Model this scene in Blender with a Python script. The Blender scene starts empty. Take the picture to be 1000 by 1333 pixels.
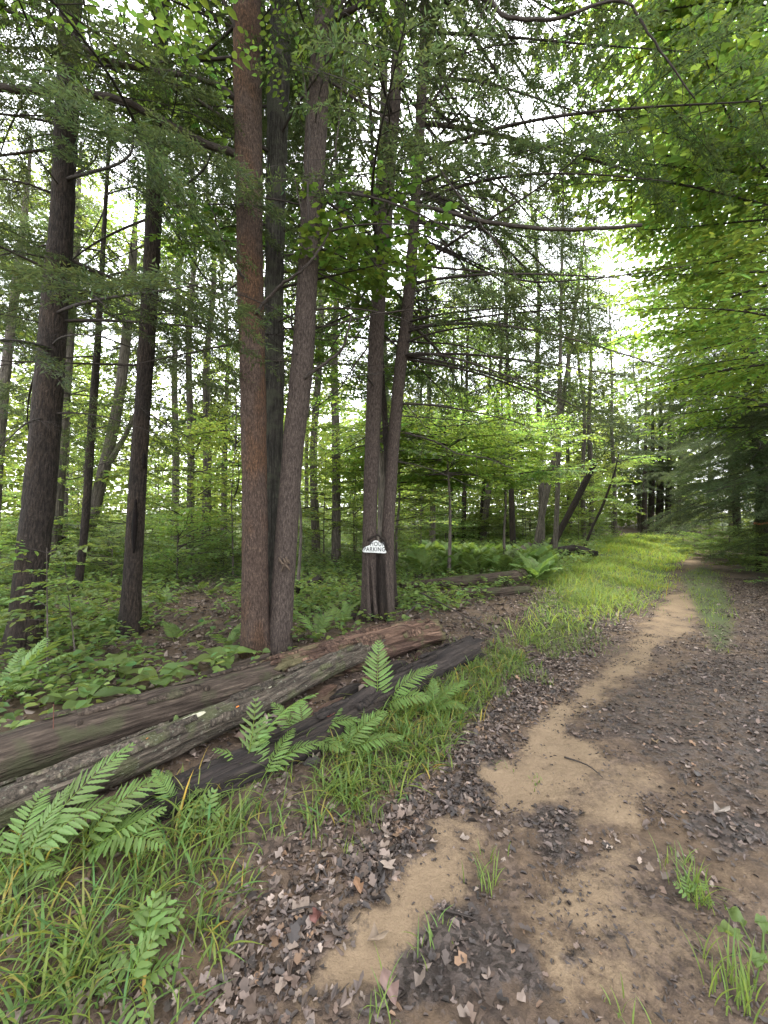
import bpy, math, random
import numpy as np
from mathutils import Vector, Matrix

# ------------------------------------------------------------------ camera, sky, sun, exposure
SC = bpy.context.scene
COL = SC.collection
F = 505.0            # focal length in pixels of a 1000 px wide frame (ultra wide phone lens)
CAMZ = 1.6
PITCH = math.radians(1.53)
cd = bpy.data.cameras.new('camera'); cam = bpy.data.objects.new('camera', cd); COL.objects.link(cam)
cd.sensor_fit = 'HORIZONTAL'; cd.sensor_width = 36.0; cd.lens = 36.0 * F / 1000.0
cd.clip_start = 0.05; cd.clip_end = 2000
cam.location = (0, 0, CAMZ); cam.rotation_euler = (math.pi / 2 + PITCH, 0, 0)
SC.camera = cam

SUN_EL, SUN_AZ = math.radians(74), math.radians(10)     # azimuth from +Y towards +X
w = bpy.data.worlds.new('World'); SC.world = w; w.use_nodes = True
nt = w.node_tree; bg = nt.nodes['Background']
sky = nt.nodes.new('ShaderNodeTexSky'); sky.sky_type = 'NISHITA'; sky.sun_disc = False
sky.sun_elevation = SUN_EL; sky.sun_rotation = SUN_AZ
sky.air_density = 1.0; sky.dust_density = 1.5; sky.ozone_density = 1.0
hs = nt.nodes.new('ShaderNodeHueSaturation'); hs.inputs['Saturation'].default_value = 0.16
hs.inputs['Value'].default_value = 1.25
nt.links.new(sky.outputs[0], hs.inputs['Color']); nt.links.new(hs.outputs[0], bg.inputs[0])
bg.inputs[1].default_value = 0.15
sd = bpy.data.lights.new('sun', 'SUN'); sd.energy = 1.5; sd.angle = math.radians(14); sd.color = (1, .96, .88)
so = bpy.data.objects.new('sun', sd); COL.objects.link(so)
dv = Vector((math.sin(SUN_AZ) * math.cos(SUN_EL), math.cos(SUN_AZ) * math.cos(SUN_EL), math.sin(SUN_EL)))
so.rotation_euler = dv.to_track_quat('Z', 'Y').to_euler(); so.location = dv * 60
SC.view_settings.view_transform = 'Standard'; SC.view_settings.look = 'None'
SC.view_settings.exposure = 2.88; SC.view_settings.gamma = 1.0
SC.render.engine = 'CYCLES'
cy = SC.cycles
cy.max_bounces = 7; cy.diffuse_bounces = 5; cy.glossy_bounces = 2; cy.transmission_bounces = 4
cy.transparent_max_bounces = 4; cy.caustics_reflective = False; cy.caustics_refractive = False
cy.use_denoising = True; cy.sample_clamp_indirect = 6

rng = np.random.default_rng(7)
random.seed(7)
TAU = 2 * math.pi

# ------------------------------------------------------------------ noise and projection helpers
def _hash(ix, iy, iz):
    n = (ix.astype(np.int64) * 374761393 + iy.astype(np.int64) * 668265263 + iz.astype(np.int64) * 2147483647) & 0xffffffff
    n = ((n ^ (n >> 13)) * 1274126177) & 0xffffffff
    n = ((n ^ (n >> 16)) * 2246822519) & 0xffffffff
    return ((n ^ (n >> 15)) & 0xffffff) / float(0xffffff)

def noise(x, y, z=0.0):
    x = np.asarray(x, float); y = np.asarray(y, float) + x * 0; z = np.asarray(z, float) + x * 0
    ix, iy, iz = np.floor(x), np.floor(y), np.floor(z)
    fx, fy, fz = x - ix, y - iy, z - iz
    fx, fy, fz = (f * f * (3 - 2 * f) for f in (fx, fy, fz))
    r = 0
    for a in (0, 1):
        for b in (0, 1):
            for c in (0, 1):
                r = r + _hash(ix + a, iy + b, iz + c) * (fx if a else 1 - fx) * (fy if b else 1 - fy) * (fz if c else 1 - fz)
    return r * 2 - 1

def fbm(x, y, z=0.0, o=4):
    r = 0; a = .5; f = 1.0
    for i in range(o):
        r = r + a * noise(np.asarray(x) * f + 17.3 * i, np.asarray(y) * f - 9.1 * i, np.asarray(z) * f + 3.7 * i)
        a *= .5; f *= 2.03
    return r

def sstep(a, b, x):
    t = np.clip((x - a) / (b - a), 0, 1); return t * t * (3 - 2 * t)

def st(x, y):                                   # along and across the track (across > 0: to its right)
    return x * .6 + y * .8, x * .8 - y * .6

def track_shift(s):                             # the track bends a little to the left of straight
    return 0.55 * sstep(3, 14, s) - 0.035 * np.maximum(s - 14, 0)

def height(x, y):
    x = np.asarray(x, float); y = np.asarray(y, float)
    s, t = st(x, y); tt = t - track_shift(s)
    r = np.hypot(x, y)
    z = .15 * sstep(-1.25, -2.2, tt) + .12 * sstep(2.7, 4.2, tt)
    z = z - .035 * np.exp(-((tt + .78) / .28) ** 2) - .03 * np.exp(-((tt - 1.1) / .35) ** 2)
    off = sstep(-1.2, -2.6, tt) + sstep(2.6, 4, tt)
    z = z + off * .10 * fbm(x * .35, y * .35, 1.0, 3)
    z = z + .022 * fbm(x * 1.7, y * 1.7, 4.0, 3)
    z = z + np.minimum(.008 * np.maximum(r - 16, 0) ** 1.3, 4.0)
    return z

def pix(px, py, Y):                             # the point at depth Y seen at a photo position
    a, c = (px - 500) / F, -(py - 666.5) / F
    yy = math.cos(PITCH) - c * math.sin(PITCH); zz = math.sin(PITCH) + c * math.cos(PITCH)
    k = Y / yy
    return np.array([a * k, Y, CAMZ + zz * k])

_YS = np.geomspace(.6, 120, 500)
def gp(px, py):                                 # the ground point seen at a photo position
    q = pix(px, py, 1.0) - [0, 0, CAMZ]
    below = CAMZ + q[2] * _YS < height(q[0] * _YS, _YS)
    if not below.any():
        p = pix(px, py, 100); p[2] = float(height(p[0], p[1])); return p
    k = int(np.argmax(below)); lo = _YS[max(k - 1, 0)]; hi = _YS[k]
    for _ in range(2):
        ys = np.linspace(lo, hi, 20); bb = CAMZ + q[2] * ys < height(q[0] * ys, ys); k = int(np.argmax(bb)); lo, hi = ys[max(k - 1, 0)], ys[k]
    p = pix(px, py, hi); p[2] = float(height(p[0], p[1])); return p

# ------------------------------------------------------------------ mesh building
class G:
    def __init__(s): s.V = []; s.Q = []; s.T = []; s.C = []; s.B = []; s.mq = []; s.mt = []; s.n = 0
    def add(s, V, Q=None, T=None, col=(1, 1, 1), mat=0, bk=None):
        V = np.asarray(V, float).reshape(-1, 3); k = len(V)
        c = np.asarray(col, float)
        if c.ndim == 1: c = np.tile(c[:3], (k, 1))
        s.V.append(V); s.C.append(c[:, :3]); s.B.append(V if bk is None else np.asarray(bk, float))
        if Q is not None and len(Q): Q = np.asarray(Q).reshape(-1, 4); s.Q.append(Q + s.n); s.mq.append(np.full(len(Q), mat))
        if T is not None and len(T): T = np.asarray(T).reshape(-1, 3); s.T.append(T + s.n); s.mt.append(np.full(len(T), mat))
        s.n += k
    def addg(s, o, M=None, mats=None):          # another accumulator, moved by a 4x4
        n0 = s.n
        V = np.concatenate(o.V)
        if M is not None: V = V @ M[:3, :3].T + M[:3, 3]
        s.V.append(V); s.C.append(np.concatenate(o.C)); s.B.append(np.concatenate(o.B))
        for q, m in zip(o.Q, o.mq): s.Q.append(q + n0); s.mq.append(m)
        for q, m in zip(o.T, o.mt): s.T.append(q + n0); s.mt.append(m)
        s.n += len(V)
    def mesh(s, name, mats, smooth=True):
        me = bpy.data.meshes.new(name)
        V = np.concatenate(s.V); C = np.concatenate(s.C); B = np.concatenate(s.B)
        Q = np.concatenate(s.Q) if s.Q else np.zeros((0, 4), int); T = np.concatenate(s.T) if s.T else np.zeros((0, 3), int)
        nq, n3 = len(Q), len(T)
        me.vertices.add(len(V)); me.vertices.foreach_set('co', V.astype(np.float32).ravel())
        me.loops.add(nq * 4 + n3 * 3)
        me.loops.foreach_set('vertex_index', np.concatenate([Q.ravel(), T.ravel()]).astype(np.int32))
        me.polygons.add(nq + n3)
        me.polygons.foreach_set('loop_start', np.concatenate([np.arange(nq) * 4, nq * 4 + np.arange(n3) * 3]).astype(np.int32))
        mi = np.concatenate(s.mq + s.mt) if (s.mq or s.mt) else np.zeros(0)
        me.polygons.foreach_set('material_index', mi.astype(np.int32))
        me.polygons.foreach_set('use_smooth', np.full(nq + n3, smooth))
        for m in (mats if isinstance(mats, (list, tuple)) else [mats]): me.materials.append(M[m])
        me.update(calc_edges=True)
        a = me.attributes.new('Col', 'FLOAT_COLOR', 'POINT')
        a.data.foreach_set('color', np.concatenate([C, np.ones((len(C), 1))], 1).astype(np.float32).ravel())
        b = me.attributes.new('bk', 'FLOAT_VECTOR', 'POINT'); b.data.foreach_set('vector', B.astype(np.float32).ravel())
        return me
    def obj(s, name, mats, parent=None, loc=None, smooth=True):
        return link(name, s.mesh(name, mats, smooth), parent, loc)

def link(name, data, parent=None, loc=None, rot=None, scale=None):
    o = bpy.data.objects.new(name, data); COL.objects.link(o)
    if parent is not None: o.parent = parent
    if loc is not None: o.location = [float(v) for v in loc]
    if rot is not None: o.rotation_euler = rot
    if scale is not None: o.scale = (scale,) * 3 if np.isscalar(scale) else scale
    return o

def tag(o, label=None, cat=None, group=None, kind=None):
    if label: o['label'] = label
    if cat: o['category'] = cat
    if group: o['group'] = group
    if kind: o['kind'] = kind
    return o

def thing(name, label, cat, loc, group=None, rz=0):
    return tag(link(name, None, None, loc, (0, 0, rz)), label, cat, group)

def copy_tree(o, loc, rz=0, sc=1.0, label=None):
    c = o.copy(); COL.objects.link(c); c.location = [float(v) for v in loc]; c.rotation_euler = (0, 0, rz); c.scale = (sc,) * 3
    if label: c['label'] = label
    for ch in list(o.children):
        d = ch.copy(); COL.objects.link(d); d.parent = c
        for g in list(ch.children):
            e = g.copy(); COL.objects.link(e); e.parent = d
    return c

def smooth_path(P, n):                          # Catmull-Rom through the control points
    P = np.asarray(P, float)
    if len(P) == 2: return P[0] + np.linspace(0, 1, n)[:, None] * (P[1] - P[0])
    Pe = np.vstack([2 * P[0] - P[1], P, 2 * P[-1] - P[-2]])
    seg = np.linalg.norm(np.diff(P, axis=0), axis=1); cum = np.concatenate([[0], np.cumsum(seg)]); u = np.linspace(0, cum[-1], n)
    i = np.clip(np.searchsorted(cum, u, 'right') - 1, 0, len(P) - 2); t = ((u - cum[i]) / seg[i])[:, None]
    a, b, c, d = Pe[i], Pe[i + 1], Pe[i + 2], Pe[i + 3]
    return .5 * (2 * b + (c - a) * t + (2 * a - 5 * b + 4 * c - d) * t ** 2 + (3 * b - a - 3 * c + d) * t ** 3)

def unit(v): return v / (np.linalg.norm(v, axis=-1, keepdims=True) + 1e-12)

def tube(P, R, k=8, cap=True):
    P = np.asarray(P, float); n = len(P); R = np.broadcast_to(np.asarray(R, float), (n,))
    Tn = unit(np.gradient(P, axis=0))
    u = np.cross(Tn[0], [0, 0, 1.]);
    if np.linalg.norm(u) < .1: u = np.array([1., 0, 0]) - Tn[0] * Tn[0][0]
    u = unit(u); U = [u]
    for i in range(1, n):
        u = U[-1] - Tn[i] * np.dot(U[-1], Tn[i]); U.append(unit(u))
    U = np.array(U); W = np.cross(Tn, U)
    a = np.arange(k) * TAU / k; ca, sa = np.cos(a), np.sin(a)
    N = U[:, None] * ca[None, :, None] + W[:, None] * sa[None, :, None]
    V = P[:, None] + N * R[:, None, None]
    L = np.concatenate([[0], np.cumsum(np.linalg.norm(np.diff(P, axis=0), axis=1))])
    rm = max(R.mean(), 1e-4)
    bk = np.stack([np.broadcast_to(ca * rm, (n, k)), np.broadcast_to(sa * rm, (n, k)), np.broadcast_to(L[:, None], (n, k))], -1)
    i, j = np.meshgrid(np.arange(n - 1), np.arange(k), indexing='ij'); j2 = (j + 1) % k
    Q = np.stack([i * k + j, i * k + j2, (i + 1) * k + j2, (i + 1) * k + j], -1).reshape(-1, 4)
    V = V.reshape(-1, 3); bk = bk.reshape(-1, 3); T = None
    if cap:
        V = np.vstack([V, P[0], P[-1]]); bk = np.vstack([bk, [0, 0, 0], [0, 0, L[-1]]]); c0 = n * k; jj = np.arange(k)
        T = np.concatenate([np.stack([np.full(k, c0), (jj + 1) % k, jj], -1),
                            np.stack([np.full(k, c0 + 1), (n - 1) * k + jj, (n - 1) * k + (jj + 1) % k], -1)])
    return V, Q, T, bk, N.reshape(-1, 3)

def tub(g, P, R, k=6, mat=0, col=(1, 1, 1), cap=False):
    V, Q, T, bk, _ = tube(P, R, k, cap); g.add(V, Q, T, col, mat, bk)

LEAF6 = (np.array([[0, 0, 0], [.28, -.42, .09], [.68, -.36, .05], [1, 0, -.10], [.68, .36, .05], [.28, .42, .09]], float),
         np.array([[0, 1, 2, 3], [0, 3, 4, 5]]))
DIAM = (np.array([[0, 0, 0], [.45, -.5, .0], [1, 0, 0], [.45, .5, 0]], float), np.array([[0, 1, 2, 3]]))
# ragged five-lobed maple leaf and a curled oak-like litter leaf
MAPLE = (np.array([[0, 0, 0], [.10, -.34, .03], [.36, -.52, .02], [.50, -.26, .05], [.78, -.34, 0], [1, 0, -.08],
                   [.78, .34, 0], [.50, .26, .05], [.36, .52, .02], [.10, .34, .03]], float),
         np.array([[0, 1, 2, 3], [0, 3, 4, 5], [0, 5, 6, 7], [0, 7, 8, 9]]))
LITTER = (np.array([[0, 0, 0], [.15, -.22, .10], [.38, -.48, .16], [.52, -.25, .06], [.75, -.38, .12], [1, 0, .14],
                    [.80, .34, .05], [.55, .22, .02], [.36, .5, .20], [.14, .2, .05]], float),
          np.array([[0, 1, 2, 3], [0, 3, 4, 5], [0, 5, 6, 7], [0, 7, 8, 9]]))

def place(g, tpl, pos, d, nrm, L, W, col, mat=0):
    TV, TF = tpl; N = len(pos); nv = len(TV)
    d = unit(np.asarray(d, float)); nrm = np.asarray(nrm, float)
    side = unit(np.cross(nrm, d)); nn = np.cross(d, side)
    L = np.broadcast_to(L, (N,))[:, None, None]; W = np.broadcast_to(W, (N,))[:, None, None]
    V = pos[:, None] + d[:, None] * TV[None, :, 0:1] * L + side[:, None] * TV[None, :, 1:2] * W + nn[:, None] * TV[None, :, 2:3] * L
    fc = (TF[None] + (np.arange(N) * nv)[:, None, None]).reshape(-1, TF.shape[1])
    c = np.repeat(np.broadcast_to(np.asarray(col, float), (N, 3)), nv, axis=0)
    g.add(V.reshape(-1, 3), fc if TF.shape[1] == 4 else None, fc if TF.shape[1] == 3 else None, c, mat)

def tint(N, lo=.75, hi=1.25, hue=.12, r=None):
    r = r or rng
    b = r.uniform(lo, hi, (N, 1)); h = r.normal(0, hue, (N, 1))
    return np.clip(np.concatenate([b * (1 + h), b * (1 + .15 * h), b * (1 - .6 * h)], 1), .05, 3)

# ------------------------------------------------------------------ materials
M = {}
def node_mat(name):
    m = bpy.data.materials.new(name); m.use_nodes = True; M[name] = m
    return m, m.node_tree, m.node_tree.nodes['Principled BSDF']
def N_(t, kind, **kw):
    n = t.nodes.new(kind)
    for k, v in kw.items(): setattr(n, k, v)
    return n
def attr(t, nm): n = N_(t, 'ShaderNodeAttribute'); n.attribute_name = nm; return n
def ramp(t, stops):
    n = N_(t, 'ShaderNodeValToRGB'); e = n.color_ramp.elements
    while len(e) < len(stops): e.new(.5)
    for el, (p, c) in zip(e, stops): el.position = p; el.color = (*c, 1)
    return n
def mixc(t, a, b, fac, mode='MIX'):
    n = N_(t, 'ShaderNodeMix', data_type='RGBA', blend_type=mode)
    for s, v in ((0, fac), (6, a), (7, b)):
        if hasattr(v, 'is_output'): t.links.new(v, n.inputs[s])
        elif s == 0: n.inputs[0].default_value = v
        else: n.inputs[s].default_value = (*v, 1)
    return n.outputs[2]
def mathn(t, op, a, b=0.0):
    n = N_(t, 'ShaderNodeMath', operation=op)
    for i, v in enumerate((a, b)):
        if hasattr(v, 'is_output'): t.links.new(v, n.inputs[i])
        else: n.inputs[i].default_value = v
    return n.outputs[0]
def tex(t, kind, vec, scale, **kw):
    n = N_(t, kind)
    for k, v in kw.items():
        if k in n.inputs: n.inputs[k].default_value = v
        else: setattr(n, k, v)
    n.inputs['Scale'].default_value = scale
    if vec is not None: t.links.new(vec, n.inputs['Vector'])
    return n
def mapv(t, vec, sc):
    n = N_(t, 'ShaderNodeMapping'); n.inputs['Scale'].default_value = sc; t.links.new(vec, n.inputs['Vector']); return n.outputs[0]
def bump(t, p, h, strength, dist, prev=None):
    n = N_(t, 'ShaderNodeBump'); n.inputs['Strength'].default_value = strength; n.inputs['Distance'].default_value = dist
    t.links.new(h, n.inputs['Height'])
    if prev is not None: t.links.new(prev, n.inputs['Normal'])
    if p is not None: t.links.new(n.outputs[0], p.inputs['Normal'])
    return n.outputs[0]

def leaf_mat(name, c, tr, mix=.45, rough=.55, spec=.25):
    m, t, p = node_mat(name)
    a = attr(t, 'Col').outputs['Color']; oi = N_(t, 'ShaderNodeObjectInfo')
    mr = N_(t, 'ShaderNodeMapRange'); mr.inputs['To Min'].default_value = .78; mr.inputs['To Max'].default_value = 1.22
    t.links.new(oi.outputs['Random'], mr.inputs['Value'])
    hm = N_(t, 'ShaderNodeMapRange'); hm.inputs['To Min'].default_value = .485; hm.inputs['To Max'].default_value = .51
    t.links.new(oi.outputs['Random'], hm.inputs['Value'])
    def col(base):
        x = mixc(t, base, a, 1.0, 'MULTIPLY')
        h = N_(t, 'ShaderNodeHueSaturation'); t.links.new(x, h.inputs['Color']); t.links.new(mr.outputs[0], h.inputs['Value'])
        t.links.new(hm.outputs[0], h.inputs['Hue']); return h.outputs[0]
    t.links.new(col(c), p.inputs['Base Color']); p.inputs['Roughness'].default_value = rough
    p.inputs['Specular IOR Level'].default_value = spec
    tb = N_(t, 'ShaderNodeBsdfTranslucent'); t.links.new(col(tr), tb.inputs['Color'])
    ms = N_(t, 'ShaderNodeMixShader'); ms.inputs[0].default_value = mix
    t.links.new(p.outputs[0], ms.inputs[1]); t.links.new(tb.outputs[0], ms.inputs[2])
    t.links.new(ms.outputs[0], t.nodes['Material Output'].inputs['Surface'])
leaf_mat('hemlock_needles', (.052, .076, .032), (.105, .14, .045), .46, .6)
leaf_mat('beech_leaf', (.095, .155, .038), (.26, .38, .06), .54, .5)
leaf_mat('maple_leaf', (.08, .15, .035), (.19, .31, .045), .5, .5)
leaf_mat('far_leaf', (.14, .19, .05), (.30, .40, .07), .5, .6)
leaf_mat('fern_leaf', (.12, .19, .055), (.21, .31, .05), .42, .5)
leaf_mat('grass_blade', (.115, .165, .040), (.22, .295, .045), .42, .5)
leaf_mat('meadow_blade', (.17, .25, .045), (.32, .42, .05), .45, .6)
leaf_mat('herb_leaf', (.125, .185, .055), (.24, .33, .06), .45, .5)

def litter_mat(name, rough=.7):
    m, t, p = node_mat(name); a = attr(t, 'Col').outputs['Color']
    n = tex(t, 'ShaderNodeTexNoise', N_(t, 'ShaderNodeTexCoord').outputs['Object'], 60, Detail=3)
    x = mixc(t, a, (0, 0, 0), mathn(t, 'MULTIPLY', n.outputs[0], .45))
    t.links.new(x, p.inputs['Base Color']); p.inputs['Roughness'].default_value = rough
litter_mat('litter')
litter_mat('twig', .85)

def bark_mat(name, c1, c2, c3, plate=26.0, stretch=.28, depth=.012, tintc=None, moss=None, lichen=0.0):
    """c1 cracks, c2 plates, c3 plate variation; tintc = streaks of another colour; moss = colour of patches low down"""
    m, t, p = node_mat(name); v = attr(t, 'bk').outputs['Vector']; cc = attr(t, 'Col').outputs['Color']
    wv = tex(t, 'ShaderNodeTexNoise', v, 9, Detail=3)
    ad = N_(t, 'ShaderNodeVectorMath', operation='MULTIPLY_ADD'); t.links.new(wv.outputs['Color'], ad.inputs[0]); ad.inputs[1].default_value = (.07, .07, .16); t.links.new(v, ad.inputs[2])
    sv = mapv(t, ad.outputs[0], (1, 1, stretch))
    vo = tex(t, 'ShaderNodeTexVoronoi', sv, plate, feature='DISTANCE_TO_EDGE')
    vc = tex(t, 'ShaderNodeTexVoronoi', sv, plate)
    n1 = tex(t, 'ShaderNodeTexNoise', mapv(t, v, (1, 1, .35)), 70, Detail=5, Roughness=.65)
    n2 = tex(t, 'ShaderNodeTexNoise', mapv(t, v, (1, 1, .4)), 4, Detail=4)
    fib = tex(t, 'ShaderNodeTexNoise', mapv(t, v, (1, 1, stretch * .45)), plate * 1.6, Detail=5, Roughness=.6)
    fr_ = ramp(t, [(.36, (0, 0, 0)), (.60, (1, 1, 1))]); t.links.new(fib.outputs[0], fr_.inputs[0])
    e0 = ramp(t, [(0, (0, 0, 0)), (.30, (1, 1, 1))]); t.links.new(vo.outputs['Distance'], e0.inputs[0])
    edge = N_(t, 'ShaderNodeMath', operation='MULTIPLY'); t.links.new(mathn(t, 'ADD', mathn(t, 'MULTIPLY', e0.outputs[0], .5), .5), edge.inputs[0]); t.links.new(fr_.outputs[0], edge.inputs[1])
    x = mixc(t, c2, c3, n1.outputs[0])
    sep = N_(t, 'ShaderNodeSeparateColor'); t.links.new(vc.outputs['Color'], sep.inputs[0])
    x = mixc(t, x, c3, mathn(t, 'MULTIPLY', sep.outputs[0], .5))
    if tintc:
        rr = ramp(t, [(.46, (0, 0, 0)), (.62, (1, 1, 1))]); t.links.new(n2.outputs[0], rr.inputs[0])
        x = mixc(t, x, tintc, mathn(t, 'MULTIPLY', rr.outputs[0], .7))
    x = mixc(t, c1, x, mathn(t, 'ADD', mathn(t, 'MULTIPLY', edge.outputs[0], .88), .12))
    if moss:
        n3 = tex(t, 'ShaderNodeTexNoise', v, 5, Detail=6); r3 = ramp(t, [(.52, (0, 0, 0)), (.62, (1, 1, 1))]); t.links.new(n3.outputs[0], r3.inputs[0])
        x = mixc(t, x, moss, mathn(t, 'MULTIPLY', r3.outputs[0], .75))
    if lichen:
        vl = tex(t, 'ShaderNodeTexNoise', v, 46, Detail=7, Roughness=.7); rl = ramp(t, [(.60 - lichen * .1, (0, 0, 0)), (.66 - lichen * .1, (1, 1, 1))]); t.links.new(vl.outputs[0], rl.inputs[0])
        x = mixc(t, x, (.20, .205, .15), mathn(t, 'MULTIPLY', rl.outputs[0], .6))
    x = mixc(t, x, cc, 1.0, 'MULTIPLY')
    t.links.new(x, p.inputs['Base Color']); p.inputs['Roughness'].default_value = .9; p.inputs['Specular IOR Level'].default_value = .2
    b = bump(t, None, edge.outputs[0], 1.0, depth); bump(t, p, n1.outputs[0], .8, depth * .5, b)
bark_mat('bark_red', (.015, .010, .008), (.072, .047, .035), (.122, .083, .063), 62, .5, .010, tintc=(.14, .070, .032))
bark_mat('bark_grey_red', (.014, .010, .009), (.064, .047, .038), (.110, .085, .070), 70, .4, .007)
bark_mat('bark_furrowed', (.010, .009, .008), (.05, .044, .035), (.105, .097, .078), 40, .14, .022, moss=(.072, .072, .050))
bark_mat('bark_dark', (.007, .0055, .005), (.029, .022, .018), (.054, .042, .034), 55, .3, .012, tintc=(.07, .05, .036))
bark_mat('bark_scar', (.014, .010, .008), (.085, .06, .044), (.17, .125, .09), 40, .06, .016)
bark_mat('bark_far', (.03, .026, .022), (.11, .09, .075), (.17, .145, .12), 22, .22, .015)
bark_mat('branch_bark', (.018, .014, .012), (.055, .044, .038), (.085, .07, .06), 60, .3, .004)
bark_mat('log_dark', (.012, .008, .006), (.055, .041, .030), (.097, .073, .055), 34, .16, .009, tintc=(.11, .083, .063), moss=(.05, .052, .026))
bark_mat('log_rotten', (.022, .012, .009), (.16, .088, .058), (.28, .18, .125), 26, .07, .022, tintc=(.09, .055, .042), moss=(.10, .095, .045))
bark_mat('log_lichen', (.012, .010, .008), (.085, .065, .05), (.16, .13, .10), 30, .22, .016, lichen=.25, moss=(.07, .075, .035))
bark_mat('log_wet', (.008, .007, .007), (.030, .024, .022), (.055, .043, .036), 24, .12, .012, tintc=(.05, .037, .028))

def flat_mat(name, c, rough=.5):
    m, t, p = node_mat(name)
    n = tex(t, 'ShaderNodeTexNoise', N_(t, 'ShaderNodeTexCoord').outputs['Object'], 30, Detail=5, Roughness=.7)
    r = ramp(t, [(.35, tuple(v * .72 for v in c)), (.65, c)]); t.links.new(n.outputs[0], r.inputs[0])
    t.links.new(r.outputs[0], p.inputs['Base Color']); p.inputs['Roughness'].default_value = rough
flat_mat('sign_white', (.62, .63, .60), .5); flat_mat('sign_black', (.03, .03, .032), .5)
flat_mat('fungus_cream', (.40, .38, .27), .8); flat_mat('fungus_orange', (.75, .22, .03), .6); flat_mat('ribbon', (.45, .12, .05), .6)
flat_mat('moss_cushion', (.11, .12, .03), .95)

def ground_mat():
    m, t, p = node_mat('forest_floor'); v = N_(t, 'ShaderNodeTexCoord').outputs['Object']; a = attr(t, 'Col')
    sep = N_(t, 'ShaderNodeSeparateColor'); t.links.new(a.outputs['Color'], sep.inputs[0])
    big = tex(t, 'ShaderNodeTexNoise', v, 2.2, Detail=8, Roughness=.65); mid = tex(t, 'ShaderNodeTexNoise', v, 14, Detail=6, Roughness=.7)
    fine = tex(t, 'ShaderNodeTexNoise', v, 120, Detail=4, Roughness=.7); vor = tex(t, 'ShaderNodeTexVoronoi', v, 42)
    vs = N_(t, 'ShaderNodeSeparateColor'); t.links.new(vor.outputs['Color'], vs.inputs[0])
    # chips of old leaves on dark humus
    chips = ramp(t, [(0, (.022, .016, .012)), (.45, (.052, .036, .027)), (.7, (.095, .066, .049)), (1, (.18, .135, .105))])
    t.links.new(mathn(t, 'ADD', mathn(t, 'MULTIPLY', vs.outputs[0], .55), mathn(t, 'MULTIPLY', mid.outputs[0], .45)), chips.inputs[0])
    sand = ramp(t, [(.25, (.095, .066, .041)), (.5, (.18, .127, .078)), (.75, (.235, .172, .108))])
    t.links.new(mathn(t, 'ADD', mathn(t, 'MULTIPLY', fine.outputs[0], .45), mathn(t, 'MULTIPLY', big.outputs[0], .55)), sand.inputs[0])
    def mask(ch, noi, lo, hi, k):
        s = mathn(t, 'ADD', ch, mathn(t, 'MULTIPLY', mathn(t, 'SUBTRACT', noi, .5), k))
        r = ramp(t, [(lo, (0, 0, 0)), (hi, (1, 1, 1))]); t.links.new(s, r.inputs[0]); return r.outputs[0]
    gr_ = tex(t, 'ShaderNodeTexNoise', v, 48, Detail=6, Roughness=.75)
    ms = mask(sep.outputs[0], mathn(t, 'ADD', mathn(t, 'MULTIPLY', mid.outputs[0], .45), mathn(t, 'MULTIPLY', gr_.outputs[0], .55)), .18, .80, 2.4)
    mw = mask(sep.outputs[1], mid.outputs[0], .34, .66, 1.7)
    mg = mask(sep.outputs[2], mid.outputs[0], .35, .65, .8)
    mud = ramp(t, [(.3, (.042, .028, .018)), (.5, (.090, .060, .037)), (.7, (.155, .106, .064))]); t.links.new(mathn(t, 'ADD', mathn(t, 'MULTIPLY', fine.outputs[0], .35), mathn(t, 'MULTIPLY', mid.outputs[0], .65)), mud.inputs[0])
    br = ramp(t, [(.42, (0, 0, 0)), (.58, (1, 1, 1))]); t.links.new(big.outputs[0], br.inputs[0])
    x = mixc(t, chips.outputs[0], mud.outputs[0], br.outputs[0])
    x = mixc(t, x, sand.outputs[0], ms)
    wet = ramp(t, [(.3, (.026, .019, .015)), (.7, (.066, .050, .042))]); t.links.new(vs.outputs[1], wet.inputs[0])
    x = mixc(t, x, wet.outputs[0], mw)
    x = mixc(t, x, (.05, .075, .02), mathn(t, 'MULTIPLY', mg, .8))
    t.links.new(x, p.inputs['Base Color'])
    rr = N_(t, 'ShaderNodeMapRange'); rr.inputs['To Min'].default_value = .9; rr.inputs['To Max'].default_value = .55; t.links.new(mw, rr.inputs['Value']); t.links.new(rr.outputs[0], p.inputs['Roughness'])
    p.inputs['Specular IOR Level'].default_value = .3
    b = bump(t, None, mid.outputs[0], .8, .03); b = bump(t, None, vs.outputs[0], .5, .006, b); bump(t, p, fine.outputs[0], .6, .006, b)
ground_mat()

# ------------------------------------------------------------------ ground colour zones (world space)
def zz(pts): return [(450 + a / 1.818, 850 + b / 1.818) for a, b in pts]
def wpoly(pts): return np.array([gp(*p)[:2] for p in pts])
def soft_in(poly, x, y, e):                     # 1 inside, falling to 0 over e metres outside the outline
    n = len(poly); ins = np.zeros(x.shape, bool); d = np.full(x.shape, 1e9)
    for i in range(n):
        x0, y0 = poly[i]; x1, y1 = poly[(i + 1) % n]
        c = ((y0 > y) != (y1 > y)); ins ^= c & (x < (x1 - x0) * (y - y0) / ((y1 - y0) if abs(y1 - y0) > 1e-9 else 1e-9) + x0)
        dx, dy = x1 - x0, y1 - y0; q = np.clip(((x - x0) * dx + (y - y0) * dy) / (dx * dx + dy * dy + 1e-12), 0, 1)
        d = np.minimum(d, np.hypot(x - x0 - q * dx, y - y0 - q * dy))
    sd_ = np.where(ins, d, -d)
    return sstep(-e, e, sd_)
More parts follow.
